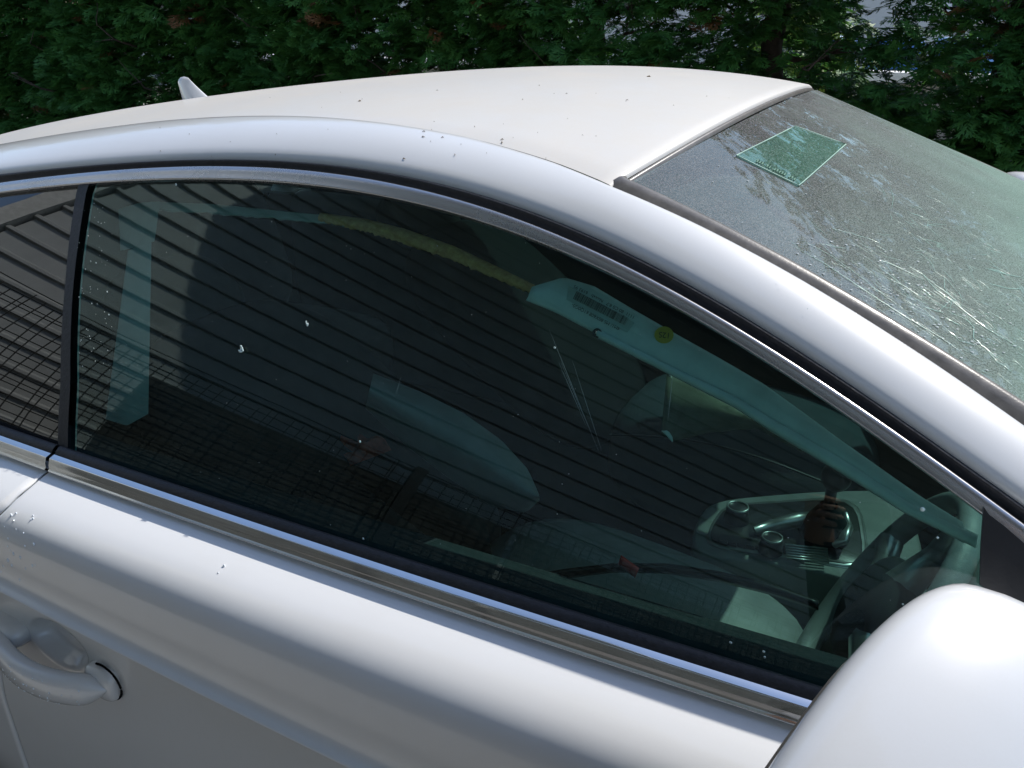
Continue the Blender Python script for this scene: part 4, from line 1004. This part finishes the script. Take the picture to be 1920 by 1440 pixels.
# ------------------------------------------------------------------ the photographer (mirrored in the side window)
def photographer():
    HB = np.array([-FW[0], -FW[1], 0]); HB /= np.linalg.norm(HB)          # backwards, horizontal
    side_ = RT.copy()
    P0 = np.array([CAM[0], CAM[1], 0])+HB*.50+side_*.10
    p = empty('person', tuple(P0), 'person in dark jacket photographing the car with a phone, mirrored in the side window', 'person')
    def W(f, s, z): return P0-HB*f+side_*s+np.array([0, 0, z])           # forward, right, up
    SKIN = simple('skin', (.62, .36, .25), .45, var=.1, scale=40); CLOTH = simple('dark_jacket', (.012, .013, .016), .85); TROU = simple('dark_trousers', (.02, .022, .03), .9)
    ph = CAM-FW*.016                                                       # phone centre line just behind the lens
    grip = ph-RT*.074+UP*.034
    J = {'pel': (W(-.05, 0, .94), .135), 'ab': (W(-.02, 0, 1.08), .125), 'ch': (W(.03, 0, 1.26), .145), 'nk0': (W(.06, 0, 1.40), .075), 'nk': (W(.09, 0, 1.46), .055),
         'shL': (W(.05, -.17, 1.36), .075), 'elL': (W(.08, -.30, 1.14), .05), 'wrL': (grip-FW*.04-RT*.04-UP*.075, .030), 'paL': (grip-FW*.008-RT*.018-UP*.02, .026),
         'shR': (W(.05, .17, 1.36), .075), 'elR': (W(.02, .27, 1.08), .05), 'wrR': (W(.26, .16, 1.13), .03), 'paR': (W(.33, .12, 1.15), .03),
         'hL': (W(-.05, -.09, .88), .10), 'kL': (W(.0, -.10, .50), .065), 'aL': (W(-.04, -.11, .10), .042), 'fL': (W(.12, -.12, .045), .040),
         'hR': (W(-.05, .09, .88), .10), 'kR': (W(.03, .10, .50), .065), 'aR': (W(-.02, .11, .10), .042), 'fR': (W(.14, .12, .045), .040)}
    E_ = [('pel','ab'),('ab','ch'),('ch','nk0'),('nk0','nk'),('ch','shL'),('shL','elL'),('elL','wrL'),('wrL','paL'),('ch','shR'),('shR','elR'),('elR','wrR'),('wrR','paR'),
          ('pel','hL'),('hL','kL'),('kL','aL'),('aL','fL'),('pel','hR'),('hR','kR'),('kR','aR'),('aR','fR')]
    names = list(J); V = [np.array(J[n][0])-P0 for n in names]; R = [J[n][1] for n in names]; Ed = [(names.index(a), names.index(b)) for a, b in E_]
    def chain(root, pts, rad):
        prev = names.index(root)
        for q_, r_ in zip(pts, rad): V.append(np.array(q_)-P0); R.append(r_); Ed.append((prev, len(V)-1)); prev = len(V)-1
    front = FW*.017
    for k, (du, L, dd_) in enumerate([(.036, .062, 0), (.014, .071, .002), (-.008, .066, .001), (-.029, .052, 0)]):   # four fingers over the scene side of the phone
        b = grip+UP*du-RT*.026
        chain('paL', [b-RT*.004+FW*.004, b+RT*.010+front, b+RT*(L*.55)+front*1.25-UP*.004, b+RT*L+front*.95-UP*.010], [.0108, .0104, .0095, .0076])
    chain('paL', [grip-UP*.030-RT*.005-FW*.010, grip-UP*.026+RT*.018-FW*.012, grip-UP*.012+RT*.038-FW*.013], [.013, .011, .0085])   # thumb behind the phone
    for k in range(4):
        b = np.array(J['paR'][0])+np.array([0, 0, .02-.014*k]); d = -HB*.9-side_*.4+np.array([0, 0, -.3])
        chain('paR', [b+d*.035, b+d*.062+np.array([0, 0, -.01])], [.0095, .008])
    me = bpy.data.meshes.new('body'); me.from_pydata([tuple(v) for v in V], Ed, []); o = bpy.data.objects.new('body', me); COL.objects.link(o)
    md = o.modifiers.new('skin', 'SKIN'); md.use_smooth_shade = True
    for i, r_ in enumerate(R): me.skin_vertices[0].data[i].radius = (r_, r_); 
    me.skin_vertices[0].data[0].use_root = True
    sb = o.modifiers.new('sub', 'SUBSURF'); sb.levels = 2; sb.render_levels = 2
    dg = bpy.context.evaluated_depsgraph_get(); m2 = bpy.data.meshes.new_from_object(o.evaluated_get(dg)); m2.name = 'body'
    bpy.data.objects.remove(o); o = bpy.data.objects.new('body', m2); COL.objects.link(o); o.parent = p
    m2.materials.clear()
    for q_ in (CLOTH, SKIN, TROU): m2.materials.append(q_)
    wl2 = np.array(J['wrL'][0])-P0; wr2 = np.array(J['wrR'][0])-P0; pl = np.array(J['paL'][0])-P0; pr = np.array(J['paR'][0])-P0; el = np.array(J['elL'][0])-P0; er = np.array(J['elR'][0])-P0
    for f in m2.polygons:
        c = np.array(f.center); k = 0
        if np.dot(c-wl2, pl-el) > 0 and np.linalg.norm(c-pl) < .16: k = 1
        if np.dot(c-wr2, pr-er) > 0 and np.linalg.norm(c-pr) < .14: k = 1
        if c[2] > 1.43 and np.linalg.norm(c[:2]-(np.array(J['nk'][0])-P0)[:2]) < .09: k = 1
        if c[2] < .93: k = 2
        f.material_index = k; f.use_smooth = True
    # head with face
    hc = W(.13, 0, 1.57); f_ = -HB*math.cos(.35)+np.array([0, 0, -math.sin(.35)]); Rh = np.array([side_, -np.cross(side_, f_)*-1, f_]).T
    up_h = np.cross(side_, -HB); up_h = np.array([0, 0, 1.0])*math.cos(.35)-HB*math.sin(.35)*1.0; Rh = np.array([side_, f_, up_h]).T
    Vh, Fh = ell((0, 0, 0), (.075, .095, .115), None, 40, 28); Vh = np.array(Vh)
    for v in Vh:
        x, y, z = v
        if z < -.02: v[0] *= 1-.35*min(1, (-z-.02)/.09); v[1] *= 1-.12*min(1, (-z-.02)/.09)
        if y > .04: v[1] += .026*math.exp(-((x/.013)**2)-((z+.012)/.022)**2)+.008*math.exp(-((x/.022)**2)-((z+.055)/.008)**2)-.008*(math.exp(-(((abs(x)-.032)/.014)**2)-((z-.018)/.011)**2))+.004*math.exp(-((abs(x)-.03)/.02)**2-((z-.04)/.01)**2)
    mesh('head', (Vh @ Rh.T)+hc-P0, Fh, SKIN, p)
    Vq, Fq = ell((0, 0, 0), (.081, .101, .121), None, 40, 24); Vq = np.array(Vq); keep = [f for f in Fq if (Vq[list(f)].mean(0)[2] > .045 or Vq[list(f)].mean(0)[1] < -.02) and Vq[list(f)].mean(0)[2] > -.05]
    mesh('hair', (Vq @ Rh.T)+hc-P0, keep, simple('dark_hair', (.02, .014, .01), .7, bump=.6, bscale=200), p)
    for s in (-1, 1):
        mesh('ear', *ell(hc-P0+Rh @ np.array([s*.077, -.005, -.005]), (.009, .018, .028), Rh, 16, 10), SKIN, p)
        mesh('eye', *ell(hc-P0+Rh @ np.array([s*.031, .083, .018]), (.012, .008, .007), Rh, 14, 8), simple('eye', (.5, .5, .48), .2) if s < 0 else MATS_EYE(), p)
    # phone
    pc = ph-RT*.036+UP*.028-FW*.002; Rp = np.array([RT, UP, -FW]).T; t = empty('phone', tuple(pc), 'slim dark phone held level in the photographer\'s hand', 'phone')
    Vb, Fb = ell((0, 0, 0), (.079, .040, .0042), Rp, 32, 12, .25); mesh('phone_case', Vb, Fb, BLACKP, t)
    mesh('phone_edge', *tube([Rp @ np.array([.0795*math.copysign(abs(math.cos(a))**.25, math.cos(a)), .0403*math.copysign(abs(math.sin(a))**.25, math.sin(a)), 0]) for a in np.linspace(0, 2*math.pi, 49)], .0014, 6, cap=False), SILVER, t)
    mesh('screen', *box(Rp @ np.array([0, 0, .0046]), (.146, .070, .0006), Rp), simple('screen_black', (.01, .01, .012), .1), t, smooth=False)
def MATS_EYE():
    for m in bpy.data.materials:
        if m.name.startswith('eye'): return m
photographer()
